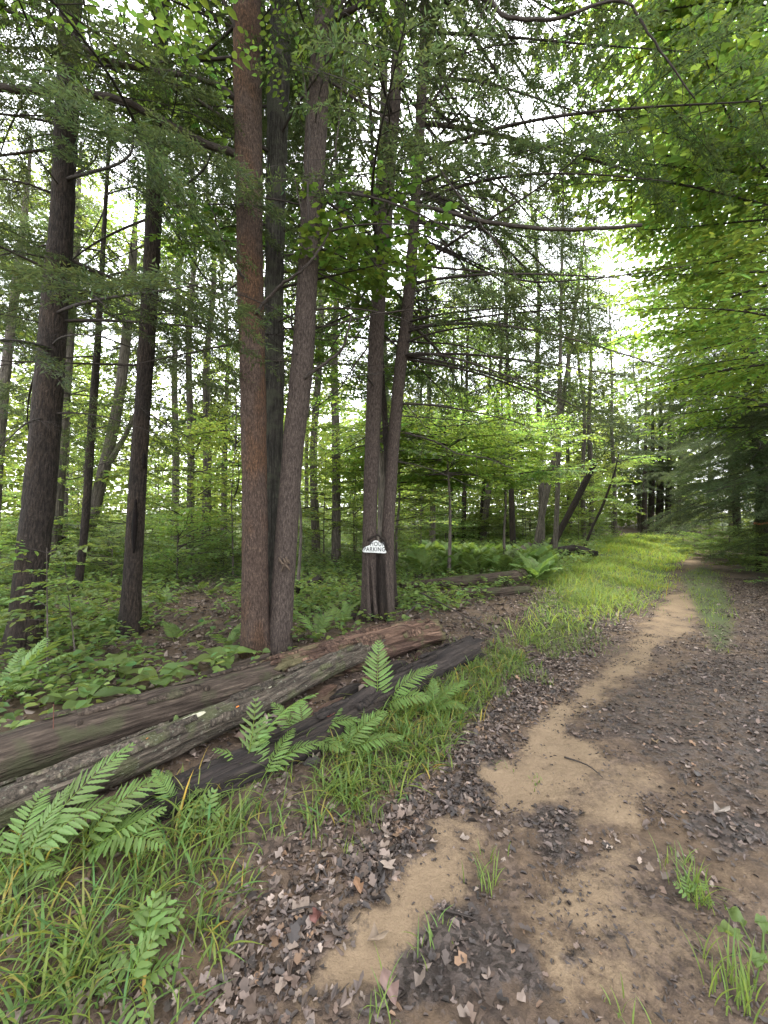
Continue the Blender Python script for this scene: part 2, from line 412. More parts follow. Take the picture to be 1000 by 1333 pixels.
SAND = [(wpoly(p), k) for p, k in [
    (zz([(-90, 878), (-60, 760), (10, 690), (40, 630), (110, 560), (130, 500), (220, 395), (290, 392), (320, 470), (300, 560), (270, 600), (190, 655), (150, 700), (140, 770), (80, 830), (60, 878)]), 1.3),
    (zz([(335, 300), (440, 205), (560, 90), (610, 25), (690, 20), (625, 65), (575, 130), (545, 195), (600, 235), (600, 290), (520, 310), (500, 330), (440, 335), (370, 395), (335, 340)]), 1.25),
    (zz([(540, 200), (700, 260), (790, 340), (700, 400), (560, 400), (500, 330)]), .8), (zz([(290, 392), (370, 380), (400, 330), (340, 320), (260, 380)]), .7),
    (zz([(400, 570), (560, 500), (700, 480), (770, 560), (770, 640), (1000, 640), (1000, 740), (700, 760), (640, 700), (450, 650)]), .68),
    (zz([(470, 690), (600, 740), (760, 780), (800, 878), (520, 878)]), .66),
    (zz([(880, 560), (1000, 520), (1060, 600), (1060, 680), (900, 640)]), .8),
    ([(868, 775), (902, 768), (912, 800), (880, 830), (850, 850), (800, 872), (780, 868), (830, 825)], .9)]]
WET = [(wpoly(p), k) for p, k in [
    (zz([(120, 740), (240, 620), (380, 640), (430, 700), (480, 760), (500, 878), (90, 878)]), .95),
    (zz([(395, 400), (480, 330), (560, 350), (590, 420), (540, 510), (440, 480)]), .85),
    (zz([(-60, 720), (-40, 640), (60, 560), (110, 480), (200, 410), (215, 440), (130, 520), (60, 620), (-20, 720)]), .8),
    (zz([(330, 300), (420, 220), (330, 240), (240, 340), (260, 385), (360, 380)]), .75),
    (zz([(800, 390), (1000, 400), (1050, 480), (1000, 530), (850, 480)]), .75),
    (zz([(560, 150), (640, 70), (760, 20), (1050, 0), (1150, 320), (1000, 400), (800, 320), (700, 240)]), .52),
    (zz([(590, 740), (690, 775), (660, 830), (600, 810)]), .8), (zz([(610, 670), (660, 660), (680, 700), (620, 710)]), .7)]]
BANK = wpoly([(-250, 1333), (-200, 1110), (0, 1105), (150, 1085), (330, 995), (470, 930), (560, 885), (640, 842), (690, 818), (705, 832), (645, 900), (610, 955), (565, 1005), (485, 1055), (400, 1105), (330, 1170), (290, 1240), (220, 1333)])
MEADOW = wpoly([(690, 800), (715, 750), (780, 705), (850, 693), (885, 702), (900, 718), (872, 742), (862, 772), (810, 800), (745, 820), (690, 832)])
MEDIAN = wpoly([(882, 748), (915, 735), (945, 750), (960, 800), (955, 850), (925, 850), (905, 800)])
def zones(x, y):
    s, t = st(x, y); tt = t - track_shift(s)
    sand = np.zeros_like(x); wet = np.zeros_like(x); x0, y0 = x, y
    x = x + .20 * fbm(x * 2.6, y * 2.6, 11., 3) + .09 * fbm(x * 11, y * 11, 12., 3); y = y + .20 * fbm(x0 * 2.6, y0 * 2.6, 21., 3) + .09 * fbm(x0 * 11, y0 * 11, 22., 3)
    for p, k in SAND: sand = np.maximum(sand, k * soft_in(p, x, y, .12))
    for p, k in WET: wet = np.maximum(wet, k * soft_in(p, x, y, .12))
    x, y = x0, y0
    sand = sand * np.clip(.80 + .9 * fbm(x * 4.5, y * 4.5, 31., 4), .1, 1.15)
    back = sstep(1.3, .9, y)                     # the track goes on behind the photographer
    sand = np.maximum(sand, back * .8 * np.exp(-((tt + .8) / .3) ** 2)); sand = np.maximum(sand, back * .55 * np.exp(-((tt - .9) / .5) ** 2))
    far = sstep(9, 12, s); sand = np.maximum(sand, far * .5 * np.exp(-((tt - .1) / .3) ** 2)); wet = np.maximum(wet, far * .5 * np.exp(-((tt - 1.6) / .5) ** 2))
    green = np.maximum(np.maximum(soft_in(MEADOW, x, y, .5), .75 * soft_in(MEDIAN, x, y, .3)), .25 * soft_in(BANK, x, y, .2))
    green = np.maximum(green, .8 * sstep(6, 12, np.hypot(x, y)) * (sstep(-3.5, -6, tt) + sstep(3, 5, tt)))
    return sand, wet, green

# ------------------------------------------------------------------ ground sheet and track
def build_ground():
    nx, ny = 520, 430
    b = 6.3; u = np.linspace(-1, 1, nx); xs = .99 * np.sinh(b * u) + .6
    v = np.linspace(-.62, 1, ny); ys = .99 * np.sinh(b * v) + 1.9
    X, Y = np.meshgrid(xs, ys)
    x, y = X.ravel(), Y.ravel(); z = height(x, y)
    sand, wet, green = zones(x, y)
    near = np.hypot(x, y) < 12
    z = z + np.where(near, .020 * fbm(x * 9, y * 9, 2., 3) * (1 - .5 * sand) + .03 * fbm(x * 2.7, y * 2.7, 6., 3) * np.abs(fbm(x * 1.1, y * 1.1, 2., 2)) + .010 * wet * noise(x * 25, y * 25, 5.), 0)
    V = np.stack([x, y, z], 1); C = np.stack([sand, wet, green], 1)
    i, j = np.meshgrid(np.arange(ny - 1), np.arange(nx - 1), indexing='ij')
    Q = np.stack([i * nx + j, i * nx + j + 1, (i + 1) * nx + j + 1, (i + 1) * nx + j], -1).reshape(-1, 4)
    cx, cy_ = x[Q].mean(1), y[Q].mean(1); s, t = st(cx, cy_); tt = t - track_shift(s)
    on = (tt > -1.45 + .12 * noise(s * 1.5, 0)) & (tt < 2.75 + .15 * noise(s * 1.5, 9)) & (np.abs(s) < 45)
    for nm, msk in (('ground', ~on), ('dirt_track', on)):
        q = Q[msk]; used, inv = np.unique(q.ravel(), return_inverse=True)
        g = G(); g.add(V[used], inv.reshape(-1, 4), None, C[used])
        tag(g.obj(nm, 'forest_floor'), kind='structure')
build_ground()

# ------------------------------------------------------------------ bough templates (mesh data shared by many boughs)
def hemlock_bough(L, seed, dens=1.0, wide=.010, tl=.075, live=1.0, droop=.16, fine=False):
    r = np.random.default_rng(seed); g = G()
    n = 14; s = np.linspace(0, 1, n)
    P = np.stack([s * L * .96, .10 * L * np.sin(s * 2.2 + r.uniform(0, 6)) * s, -droop * L * s ** 1.8 + .05 * L * s], 1)
    tub(g, P, (.006 + .0035 * L) * (1 - s * .93) + .0015, 5, 0, (.8, .8, .8))
    step = .085 / dens; sides = np.arange(.22 * L, L * .99, step)
    pos_l, dir_l, nrm_l = [], [], []
    for k, d in enumerate(sides):
        f = d / L; p0 = np.array([np.interp(f, s, P[:, i]) for i in range(3)])
        sg = 1 if k % 2 else -1
        ln = (.52 * L * (1 - f) ** .75 * sstep(.08, .5, f) + .10) * r.uniform(.55, 1.15)
        a = sg * math.radians(r.uniform(42, 70)); hd = np.array([math.cos(a), math.sin(a), r.uniform(-.25, .12)])
        m = 5; q = np.linspace(0, 1, m)[:, None]
        SP = p0 + hd * q * ln + np.array([0, 0, -.34 * ln]) * q ** 2 + np.array([.15 * ln, 0, 0]) * q ** 2
        tub(g, SP, .0042 * (1 - q[:, 0] * .8) * (.6 + .4 * ln), 3, 0, (.75, .75, .75))
        if r.random() > live: continue
        nt_ = max(3, int(ln / .024 * dens)); tq = np.linspace(.10, 1, nt_)
        c = np.stack([np.interp(tq, q[:, 0], SP[:, i]) for i in range(3)], 1)
        sgn = np.where(np.arange(nt_) % 2, 1, -1); aa = a + sgn * np.radians(r.uniform(25, 65, nt_))
        dr = np.stack([np.cos(aa), np.sin(aa), r.uniform(-.75, .10, nt_)], 1)
        for kk in range(3):                      # each twig: a lower and an upper needle spray
            pos_l.append(c + r.normal(0, .006, c.shape)); dir_l.append(dr + r.normal(0, .28, dr.shape)); nrm_l.append(np.array([0, 0, 1.]) + r.normal(0, .35, dr.shape))
    pos = np.concatenate(pos_l) if pos_l else np.zeros((0, 3))
    if len(pos) and fine:                        # short needle tufts in a comb along every twig
        D = unit(np.concatenate(dir_l)); Nn = np.concatenate(nrm_l); p2, d2, n2 = [], [], []
        for e in range(4):
            sgn = 1 if e % 2 else -1; sd = unit(np.cross(Nn, D)); ln = tl * r.uniform(.7, 1.3, (len(D), 1))
            p2.append(pos + D * ln * (e / 4.0)); d2.append(D * .75 + sd * sgn * r.uniform(.2, .8, (len(D), 1)) + r.normal(0, .12, D.shape)); n2.append(Nn)
        pos = np.concatenate(p2); N = len(pos); tt_ = np.tile(tint(len(D), .65, 1.3, .10, r), (4, 1))
        place(g, DIAM, pos, np.concatenate(d2), np.concatenate(n2), .036 * r.uniform(.7, 1.4, N), wide * r.uniform(.7, 1.4, N), tt_, 1)
    elif len(pos):
        N = len(pos)
        place(g, DIAM, pos, np.concatenate(dir_l), np.concatenate(nrm_l), tl * r.uniform(.55, 1.35, N), wide * r.uniform(.7, 1.4, N), tint(N, .65, 1.3, .10, r), 1)
    return g

def leafy_bough(L, seed, leaf=.085, dens=1.0, tpl=LEAF6, wr=.62, droop=.05, tilt=.28):
    r = np.random.default_rng(seed); g = G()
    n = 12; s = np.linspace(0, 1, n)
    P = np.stack([s * L, .12 * L * np.sin(s * 2.5 + r.uniform(0, 6)) * s, .10 * L * s - (droop + .10) * L * s ** 2], 1)
    tub(g, P, (.006 + .005 * L) * (1 - s * .92) + .0012, 5, 0, (.9, .9, .9))
    pl, dl, nl = [], [], []
    def leaves(SP, a, ln):
        k = max(2, int(ln / (leaf * .50) * dens)); q = np.linspace(.12, 1, k)
        c = np.stack([np.interp(q, np.linspace(0, 1, len(SP)), SP[:, i]) for i in range(3)], 1)
        sg = np.where(np.arange(k) % 2, 1, -1); aa = a + sg * np.radians(r.uniform(30, 75, k)); aa[-1] = a
        pl.append(c); dl.append(np.stack([np.cos(aa), np.sin(aa), r.uniform(-.45, .05, k)], 1)); nl.append(np.array([0, 0, 1.]) + r.normal(0, tilt, (k, 3)))
    sides = np.arange(.12 * L, L * .98, .15 / dens)
    for k, d in enumerate(sides):
        f = d / L; p0 = np.array([np.interp(f, s, P[:, i]) for i in range(3)]); sg = 1 if k % 2 else -1
        ln = (.50 * L * (1 - f) ** .7 + .12) * r.uniform(.6, 1.15); a = sg * math.radians(r.uniform(35, 65))
        hd = np.array([math.cos(a), math.sin(a), r.uniform(-.05, .22)]); q = np.linspace(0, 1, 5)[:, None]
        SP = p0 + hd * q * ln - np.array([0, 0, .20 * ln]) * q ** 2
        tub(g, SP, .0035 * (1 - q[:, 0] * .7), 3, 0, (.9, .9, .9)); leaves(SP, a, ln)
        for e in range(int(ln / .28)):           # twigs of the third order
            f2 = r.uniform(.25, .85); b0 = np.array([np.interp(f2, q[:, 0], SP[:, i]) for i in range(3)])
            a2 = a + r.choice([-1, 1]) * math.radians(r.uniform(35, 60)); l2 = ln * r.uniform(.25, .45)
            S2 = b0 + np.array([math.cos(a2), math.sin(a2), r.uniform(-.1, .15)]) * np.linspace(0, 1, 3)[:, None] * l2
            leaves(S2, a2, l2)
    leaves(P[4:], 0, L * .6)
    pos = np.concatenate(pl); N = len(pos); lf = leaf * r.uniform(.6, 1.2, N)
    place(g, tpl, pos, np.concatenate(dl), np.concatenate(nl), lf, lf * wr, tint(N, .7, 1.3, .13, r), 1)
    return g

def bare_bough(L, seed, droop=.2):
    r = np.random.default_rng(seed); g = G()
    n = 12; s = np.linspace(0, 1, n)
    P = np.stack([s * L, .10 * L * np.sin(s * 3 + r.uniform(0, 6)) * s, .06 * L * s - droop * L * s ** 1.7], 1)
    tub(g, P, (.008 + .004 * L) * (1 - s * .9) + .0015, 5, 0)
    for d in np.arange(.18, .97, .075):
        p0 = np.array([np.interp(d, s, P[:, i]) for i in range(3)]); a = r.choice([-1, 1]) * math.radians(r.uniform(30, 75)); ln = L * r.uniform(.10, .36) * (1.1 - d)
        q = np.linspace(0, 1, 5)[:, None]; SP = p0 + np.array([math.cos(a), math.sin(a), r.uniform(-.3, .3)]) * q * ln - np.array([0, 0, .35 * ln]) * q ** 2
        tub(g, SP, .0042 * (1 - q[:, 0] * .75), 3, 0)
        for e in range(3):
            f2 = r.uniform(.3, .9); b0 = np.array([np.interp(f2, q[:, 0], SP[:, i]) for i in range(3)]); a2 = a + r.normal(0, .9)
            tub(g, b0 + np.array([math.cos(a2), math.sin(a2), r.uniform(-.7, .1)]) * np.linspace(0, 1, 3)[:, None] * ln * .4, [.0025, .002, .001], 3, 0)
    return g

HEM = [hemlock_bough(2.6, 10 + i, 1.0, .0095, .085, .97, .14 + .05 * (i % 3), fine=True) for i in range(5)]
HEMD = [g.mesh('bough', ['branch_bark', 'hemlock_needles']) for g in HEM]
SPARSE = [hemlock_bough(2.8, 30 + i, .85, .009, .080, .55, .22, fine=True).mesh('bough', ['branch_bark', 'hemlock_needles']) for i in range(3)]
BARE = [bare_bough(2.2, 40 + i, .12 + .08 * i).mesh('dead_branch', ['branch_bark']) for i in range(4)]
BEECH = [leafy_bough(2.4, 50 + i, .092, 1.0).mesh('bough', ['branch_bark', 'beech_leaf']) for i in range(5)]
MAPL = [leafy_bough(1.5, 60 + i, .082, 1.0, MAPLE, .95, .08).mesh('bough', ['branch_bark', 'maple_leaf']) for i in range(3)]

# ------------------------------------------------------------------ trees
def make_trunk(axis, name, mat, parent, base, k=28, ring=.06, flare=.35, rough=.010, buttress=5, seed=0):
    """axis: list of (x,y,z,r) in world space; the first is at the ground"""
    A = np.array(axis, float); L = np.linalg.norm(np.diff(A[:, :3], axis=0), axis=1).sum()
    n = int(min(max(L / ring, 16), 260)); P = smooth_path(A, n)
    R = P[:, 3]; P = P[:, :3]; P = P.copy()
    P = np.vstack([P[0] - [0, 0, .25], P]); R = np.concatenate([[R[0]], R])
    hgt = P[:, 2] - P[1, 2]
    R = R * (1 + flare * np.exp(-np.maximum(hgt, 0) / .16))
    V, Q, T, bk, N = tube(P, R, k, True)
    m = len(N); a = np.arctan2(bk[:m, 1], bk[:m, 0]); hh = bk[:m, 2]; rr = np.repeat(R, k)
    d = rough * fbm(bk[:m, 0] * 22 + seed * 7, bk[:m, 1] * 22, hh * 9, 3) + .12 * rr * fbm(bk[:m, 0] * 3 + seed, bk[:m, 1] * 3, hh * .9, 2)
    d += flare * .5 * rr * np.exp(-np.maximum(hh - .25, 0) / .22) * np.cos(a * buttress + seed) * .6
    V[:m] += N * d[:, None]
    g = G(); g.add(V - base, Q, T, (1, 1, 1), 0, bk + seed)
    return g.obj(name, mat, parent)

def axis_px(pts, Y, top=None, lean=0.0):
    """pts: (px, py, width px) up the stem at depth Y (+lean*height); extended to height top"""
    out = []
    for px, py, wd in pts:
        y = Y; p = pix(px, py, y)
        for _ in range(3): y = Y + lean * max(p[2], 0); p = pix(px, py, y)
        out.append([*p, wd * y / F / 2])
    out[0][2] = float(height(out[0][0], out[0][1]))
    if top and out[-1][2] < top:
        a, b = np.array(out[-2]), np.array(out[-1]); q = (b - a) / (b[2] - a[2]); dz = top - b[2]
        e = b + q * dz * .7; e[3] = .03; e[2] = top; mid = b + (e - b) * .5; mid[3] = b[3] * .62
        out += [list(mid), list(e)]
    return out

def at_h(axis, z):
    A = np.array(axis); return np.array([np.interp(z, A[:, 2], A[:, i]) for i in range(4)])

def boughs(tree, base, axis, heights, datas, az=None, pitch=(-.25, .15), sc=(.7, 1.2), name='bough', r=None):
    r = r or rng
    for z in heights:
        p = at_h(axis, z); a = r.uniform(0, TAU) if az is None else (az(z, r) if callable(az) else r.uniform(*az))
        s = r.uniform(*sc)
        link(name, datas[r.integers(len(datas))], tree, p[:3] - base, (r.normal(0, .15), -r.uniform(*pitch), a), s)

def limb(tree, base, pts, r0, r1, k=7, name='dead_branch', mat='branch_bark', twigs=0, seed=0):
    """a branch through photo points (px, py, depth)"""
    P = np.array([pix(*p) for p in pts]); n = max(14, len(P) * 6); C = smooth_path(P, n); q = np.linspace(0, 1, n)
    r = np.random.default_rng(seed + 991)
    C = C + r.normal(0, .004, C.shape)
    g = G(); tub(g, C - base, r0 + (r1 - r0) * q, k, 0, (1, 1, 1), True)
    Tn = unit(np.gradient(C, axis=0))
    for e in range(twigs):
        i = r.integers(int(n * .25), n - 1); d = unit(unit(r.normal(0, 1, 3)) * .9 + Tn[i] * .7 + np.array([0, 0, -.25])); ln = r.uniform(.15, .6)
        qq = np.linspace(0, 1, 5)[:, None]; SP = C[i] + d * qq * ln + np.array([0, 0, -.3 * ln]) * qq ** 2
        tub(g, SP - base, .004 * (1 - qq[:, 0] * .8), 3, 0)
        for e2 in range(2):
            b0 = SP[r.integers(1, 4)]; d2 = unit(d + r.normal(0, .7, 3)); tub(g, b0 + d2 * np.linspace(0, 1, 3)[:, None] * ln * .4 - base, [.0025, .002, .001], 3, 0)
    return g.obj(name, mat, tree)

def near_tree(name, label, cat, axis, mat, k=28, group=None, seed=0, flare=.3, rough=.010, **kw):
    base = np.array(axis[0][:3]); t = thing(name, label, cat, base, group)
    make_trunk(axis, 'trunk', mat, t, base, k, seed=seed, flare=flare, rough=rough, **kw)
    return t, base

# --- the cluster of three stems in the middle
Y1 = gp(333, 852)[1]
A1 = axis_px([(333, 852, 33), (331, 600, 33), (325, 300, 33), (322, 0, 34)], Y1, 20)
t1, b1 = near_tree('conifer_tree', 'straight red-brown conifer trunk with orange streaks behind the fallen logs', 'tree', A1, 'bark_red', 40, seed=1, flare=.28, rough=.012, ring=.045)
Y2 = Y1 + .10
A2 = axis_px([(363, 850, 30), (380, 600, 28), (395, 450, 28), (416, 100, 27), (423, 0, 26)], Y2, 19)
t2, b2 = near_tree('conifer_tree', 'grey-brown conifer trunk leaning away from the red-brown trunk at its foot', 'tree', A2, 'bark_grey_red', 36, seed=2, flare=.28, rough=.007, ring=.045)
A3 = axis_px([(357, 846, 26), (356, 600, 24), (357, 450, 25), (358, 300, 25), (366, 0, 27)], Y1 + .42, 20)
t3, b3 = near_tree('hardwood_tree', 'dark deeply furrowed greenish trunk squeezed between the red-brown and grey-brown trunks', 'tree', A3, 'bark_furrowed', 32, seed=3, flare=.2, rough=.022, ring=.05)
# peeled scar with torn bark on the leaning trunk
def scar(tree, base, px, py, Y, wpx, hpx, mat):
    g = G(); c = pix(px, py, Y); r = np.random.default_rng(5)
    for i in range(7):
        a = pix(px + r.uniform(-wpx, wpx) * .5, py - hpx * .5 + r.uniform(-3, 3), Y - .01); b = pix(px + r.uniform(-wpx, wpx) * .5, py + hpx * .2 + r.uniform(-4, 8), Y - .03)
        m = (a + b) / 2; m[1] -= .015
        tub(g, np.array([a, m, b]) - base, [.010, .017, .004], 6, 0, (1, 1, 1), True)
    return g.obj('torn_bark', mat, tree)
scar(t2, b2, 371, 735, Y2 - .14, 18, 16, 'bark_scar')

# --- the double-stemmed tree that has swallowed the sign
Y4 = gp(488, 806)[1]
A4 = axis_px([(480, 804, 21), (481, 740, 20), (482, 660, 19), (488, 500, 20), (492, 400, 19), (505, 250, 17), (517, 80, 16), (522, 0, 15)], Y4, 20)
A4b = axis_px([(504, 806, 18), (504, 740, 17), (507, 660, 16), (519, 500, 16), (531, 400, 15), (542, 250, 14), (550, 100, 13), (553, 0, 12)], Y4 + .02, 19)
t4, b4 = near_tree('conifer_tree', 'twin-stemmed conifer with a parking sign grown into its fork', 'tree', A4, 'bark_grey_red', 28, seed=4, flare=.15, rough=.010, ring=.06)
make_trunk(A4b, 'trunk', 'bark_grey_red', t4, b4, 24, ring=.06, flare=.25, seed=5)
def fork_web():                                  # the two stems are fused below the sign, with a dark hollow between
    g = G(); P = np.array([pix(492, y, Y4 - .02) for y in (812, 790, 765, 740, 722, 712, 706)]); P[0][2] -= .1
    R = np.array([18, 15, 13, 12, 11, 8.5, 4]) * Y4 / F
    V, Q, T, bk, N = tube(smooth_path(np.column_stack([P, R]), 30)[:, :3], smooth_path(np.column_stack([P, R]), 30)[:, 3], 48, True); m = len(N)
    V[:m, 1] = P[0][1] + (V[:m, 1] - P[0][1]) * .74
    V[:m] += N * (.05 * fbm(bk[:m, 0] * 16, bk[:m, 1] * 16, bk[:m, 2] * 1.2, 3) - .09 * np.exp(-((V[:m, 0] - pix(491, 760, Y4)[0]) / .06) ** 2) * (V[:m, 1] < P[0][1]))[:, None]
    g.add(V - b4, Q, T, (1, 1, 1), 0, bk); g.obj('fused_base', 'bark_dark', t4)
    for (xa, ya, xb, yb, w_) in ((480, 812, 478, 724, 7), (490, 812, 484, 735, 6), (508, 812, 503, 730, 7)):   # raised ridges of callus wood
        g = G(); q = np.linspace(0, 1, 12); C = np.array([pix(xa + (xb - xa) * e, ya + (yb - ya) * e, Y4 - .17 + .04 * e) for e in q])
        V, Q, T, bk, N = tube(C, w_ * Y4 / F * .5 * (1 - .45 * q), 10, True); m = len(N); V[:m] += N * (.012 * fbm(bk[:m, 0] * 30, bk[:m, 1] * 30, bk[:m, 2] * 4, 3))[:, None]
        g.add(V - b4, Q, T, (1, 1, 1), 0, bk); g.obj('callus_ridge', 'bark_grey_red', t4)
    for (pts, r0) in (([(463, 803), (452, 798), (445, 799)], .05), ([(500, 808), (520, 812), (545, 808)], .04), ([(475, 810), (470, 820), (462, 824)], .04)):
        limb(t4, b4, [(a, b, Y4 - .12 - .05 * i) for i, (a, b) in enumerate(pts)], r0, .012, 8, 'root', 'bark_dark', seed=int(r0 * 1000))
fork_web()
A4c = axis_px([(512, 795, 11), (506, 650, 9), (502, 560, 8), (497, 480, 7)], Y4 + .75, 9)
t4c, b4c = near_tree('dead_snag', 'thin dark dead stem standing just behind the twin-stemmed tree', 'tree', A4c, 'bark_dark', 16, seed=6)

# --- the sign
def build_sign():
    s = thing('parking_sign', 'small white parking sign swallowed by bark between twin stems', 'sign', pix(488, 719, Y4 - .21))
    base = pix(488, 719, Y4 - .21); sc = (Y4 - .21) / F       # metres per photo pixel here
    out = [(-15.5, 3.2), (-16, 1.6), (-15, .3), (-13, 0), (12.5, -1.2), (14.6, -.8), (15.2, .8), (13.6, 2.6), (12.6, 5.5), (12.0, 8.5), (10.5, 11.2), (8, 11.6), (5.5, 13.6), (3.5, 15.2),
           (.5, 15.4), (-2.5, 14.2), (-4.5, 11.5), (-7, 9.0), (-9.5, 8.0), (-12.5, 7.0), (-14.8, 5.0)]
    O = np.array(out) * sc; n = len(O); bend = lambda p: -.012 + .35 * (p[:, 0] ** 2)
    Fv = np.stack([O[:, 0], bend(O) * 0 - .006, O[:, 1]], 1); Bv = Fv + [0, .008, 0]; In = np.stack([O[:, 0] * .95, np.full(n, -.010), (O[:, 1] - .05) * .94 + .05], 1)
    g = G(); i = np.arange(n); j = (i + 1) % n
    g.add(np.vstack([Fv, Bv, In, [[0, -.0105, 6 * sc], [0, .002, 6 * sc]]]), np.concatenate([np.stack([i, i + n, j + n, j], -1), np.stack([i, j, j + 2 * n, i + 2 * n], -1)]),
          np.concatenate([np.stack([i + 2 * n, j + 2 * n, np.full(n, 3 * n)], -1), np.stack([j + n, i + n, np.full(n, 3 * n + 1)], -1)]))
    panel = g.obj('panel', 'sign_white', s, smooth=False)
    for txt, cx, cz, hgt, tilt, xs in (('PARKING', -.6, 1.5, 5.6, .02, .80), ('HOUR', 3.4, 8.2, 5.8, .03, .80)):
        cu = bpy.data.curves.new('lettering', 'FONT'); cu.body = txt; cu.align_x = 'CENTER'; cu.size = hgt * sc * 1.38; cu.extrude = .0008; cu.offset = .0016; cu.space_character = 1.12
        o = bpy.data.objects.new('tmp', cu); COL.objects.link(o); bpy.context.view_layer.update()
        me = bpy.data.meshes.new_from_object(o.evaluated_get(bpy.context.evaluated_depsgraph_get())); bpy.data.objects.remove(o)
        me.materials.clear(); me.materials.append(M['sign_black'])
        link('lettering', me, panel, (cx * sc, -.0125, cz * sc), (math.pi / 2, tilt, 0), (xs, 1, 1))
    # the lips of bark that have grown over the sign's edges belong to the tree
    for pts, r0 in (([(479, 706), (485, 701), (491, 699), (496, 701)], .015), ([(495, 702), (500, 705), (503, 711), (505, 720)], .018)):
        limb(t4, b4, [(a, b - 2, Y4 - .185) for a, b in pts], r0, r0 * .8, 8, 'bark_lip', 'bark_dark')
build_sign()

# --- two dark trunks at the far left of the logs
Y5 = gp(30, 848)[1]
A5 = axis_px([(30, 848, 36), (42, 730, 34), (56, 600, 32), (71, 400, 28), (80, 300, 27), (88, 120, 25), (92, 0, 24)], Y5, 20)
t5, b5 = near_tree('conifer_tree', 'thick dark conifer trunk leaning slightly, behind the leafy sapling at the edge', 'tree', A5, 'bark_dark', 32, seed=7, flare=.32, rough=.012)
Y6 = gp(168, 826)[1]
A6 = axis_px([(168, 826, 25), (173, 740, 22), (181, 600, 20), (194, 400, 19), (204, 200, 20), (212, 0, 16)], Y6, 20)
t6, b6 = near_tree('conifer_tree', 'dark conifer trunk with a black split scar between leaf-littered ground and green thicket', 'tree', A6, 'bark_dark', 28, seed=8, flare=.3, rough=.010)
def split_scar():
    for (xa, ya, xb, yb, w_) in ((174, 720, 177, 650, 7), (187, 610, 188, 590, 5)):
        g = G(); q = np.linspace(0, 1, 10); C = np.array([pix(xa + (xb - xa) * e, ya + (yb - ya) * e, Y6 - .115) for e in q])
        V, Q, T, bk, N = tube(C, w_ * Y6 / F * .5 * np.sin(np.clip(q, .04, .96) * math.pi) ** .6, 8, True); g.add(V - b6, Q, T, (.25, .2, .2), 0, bk); g.obj('split_scar', 'bark_dark', t6)
split_scar()

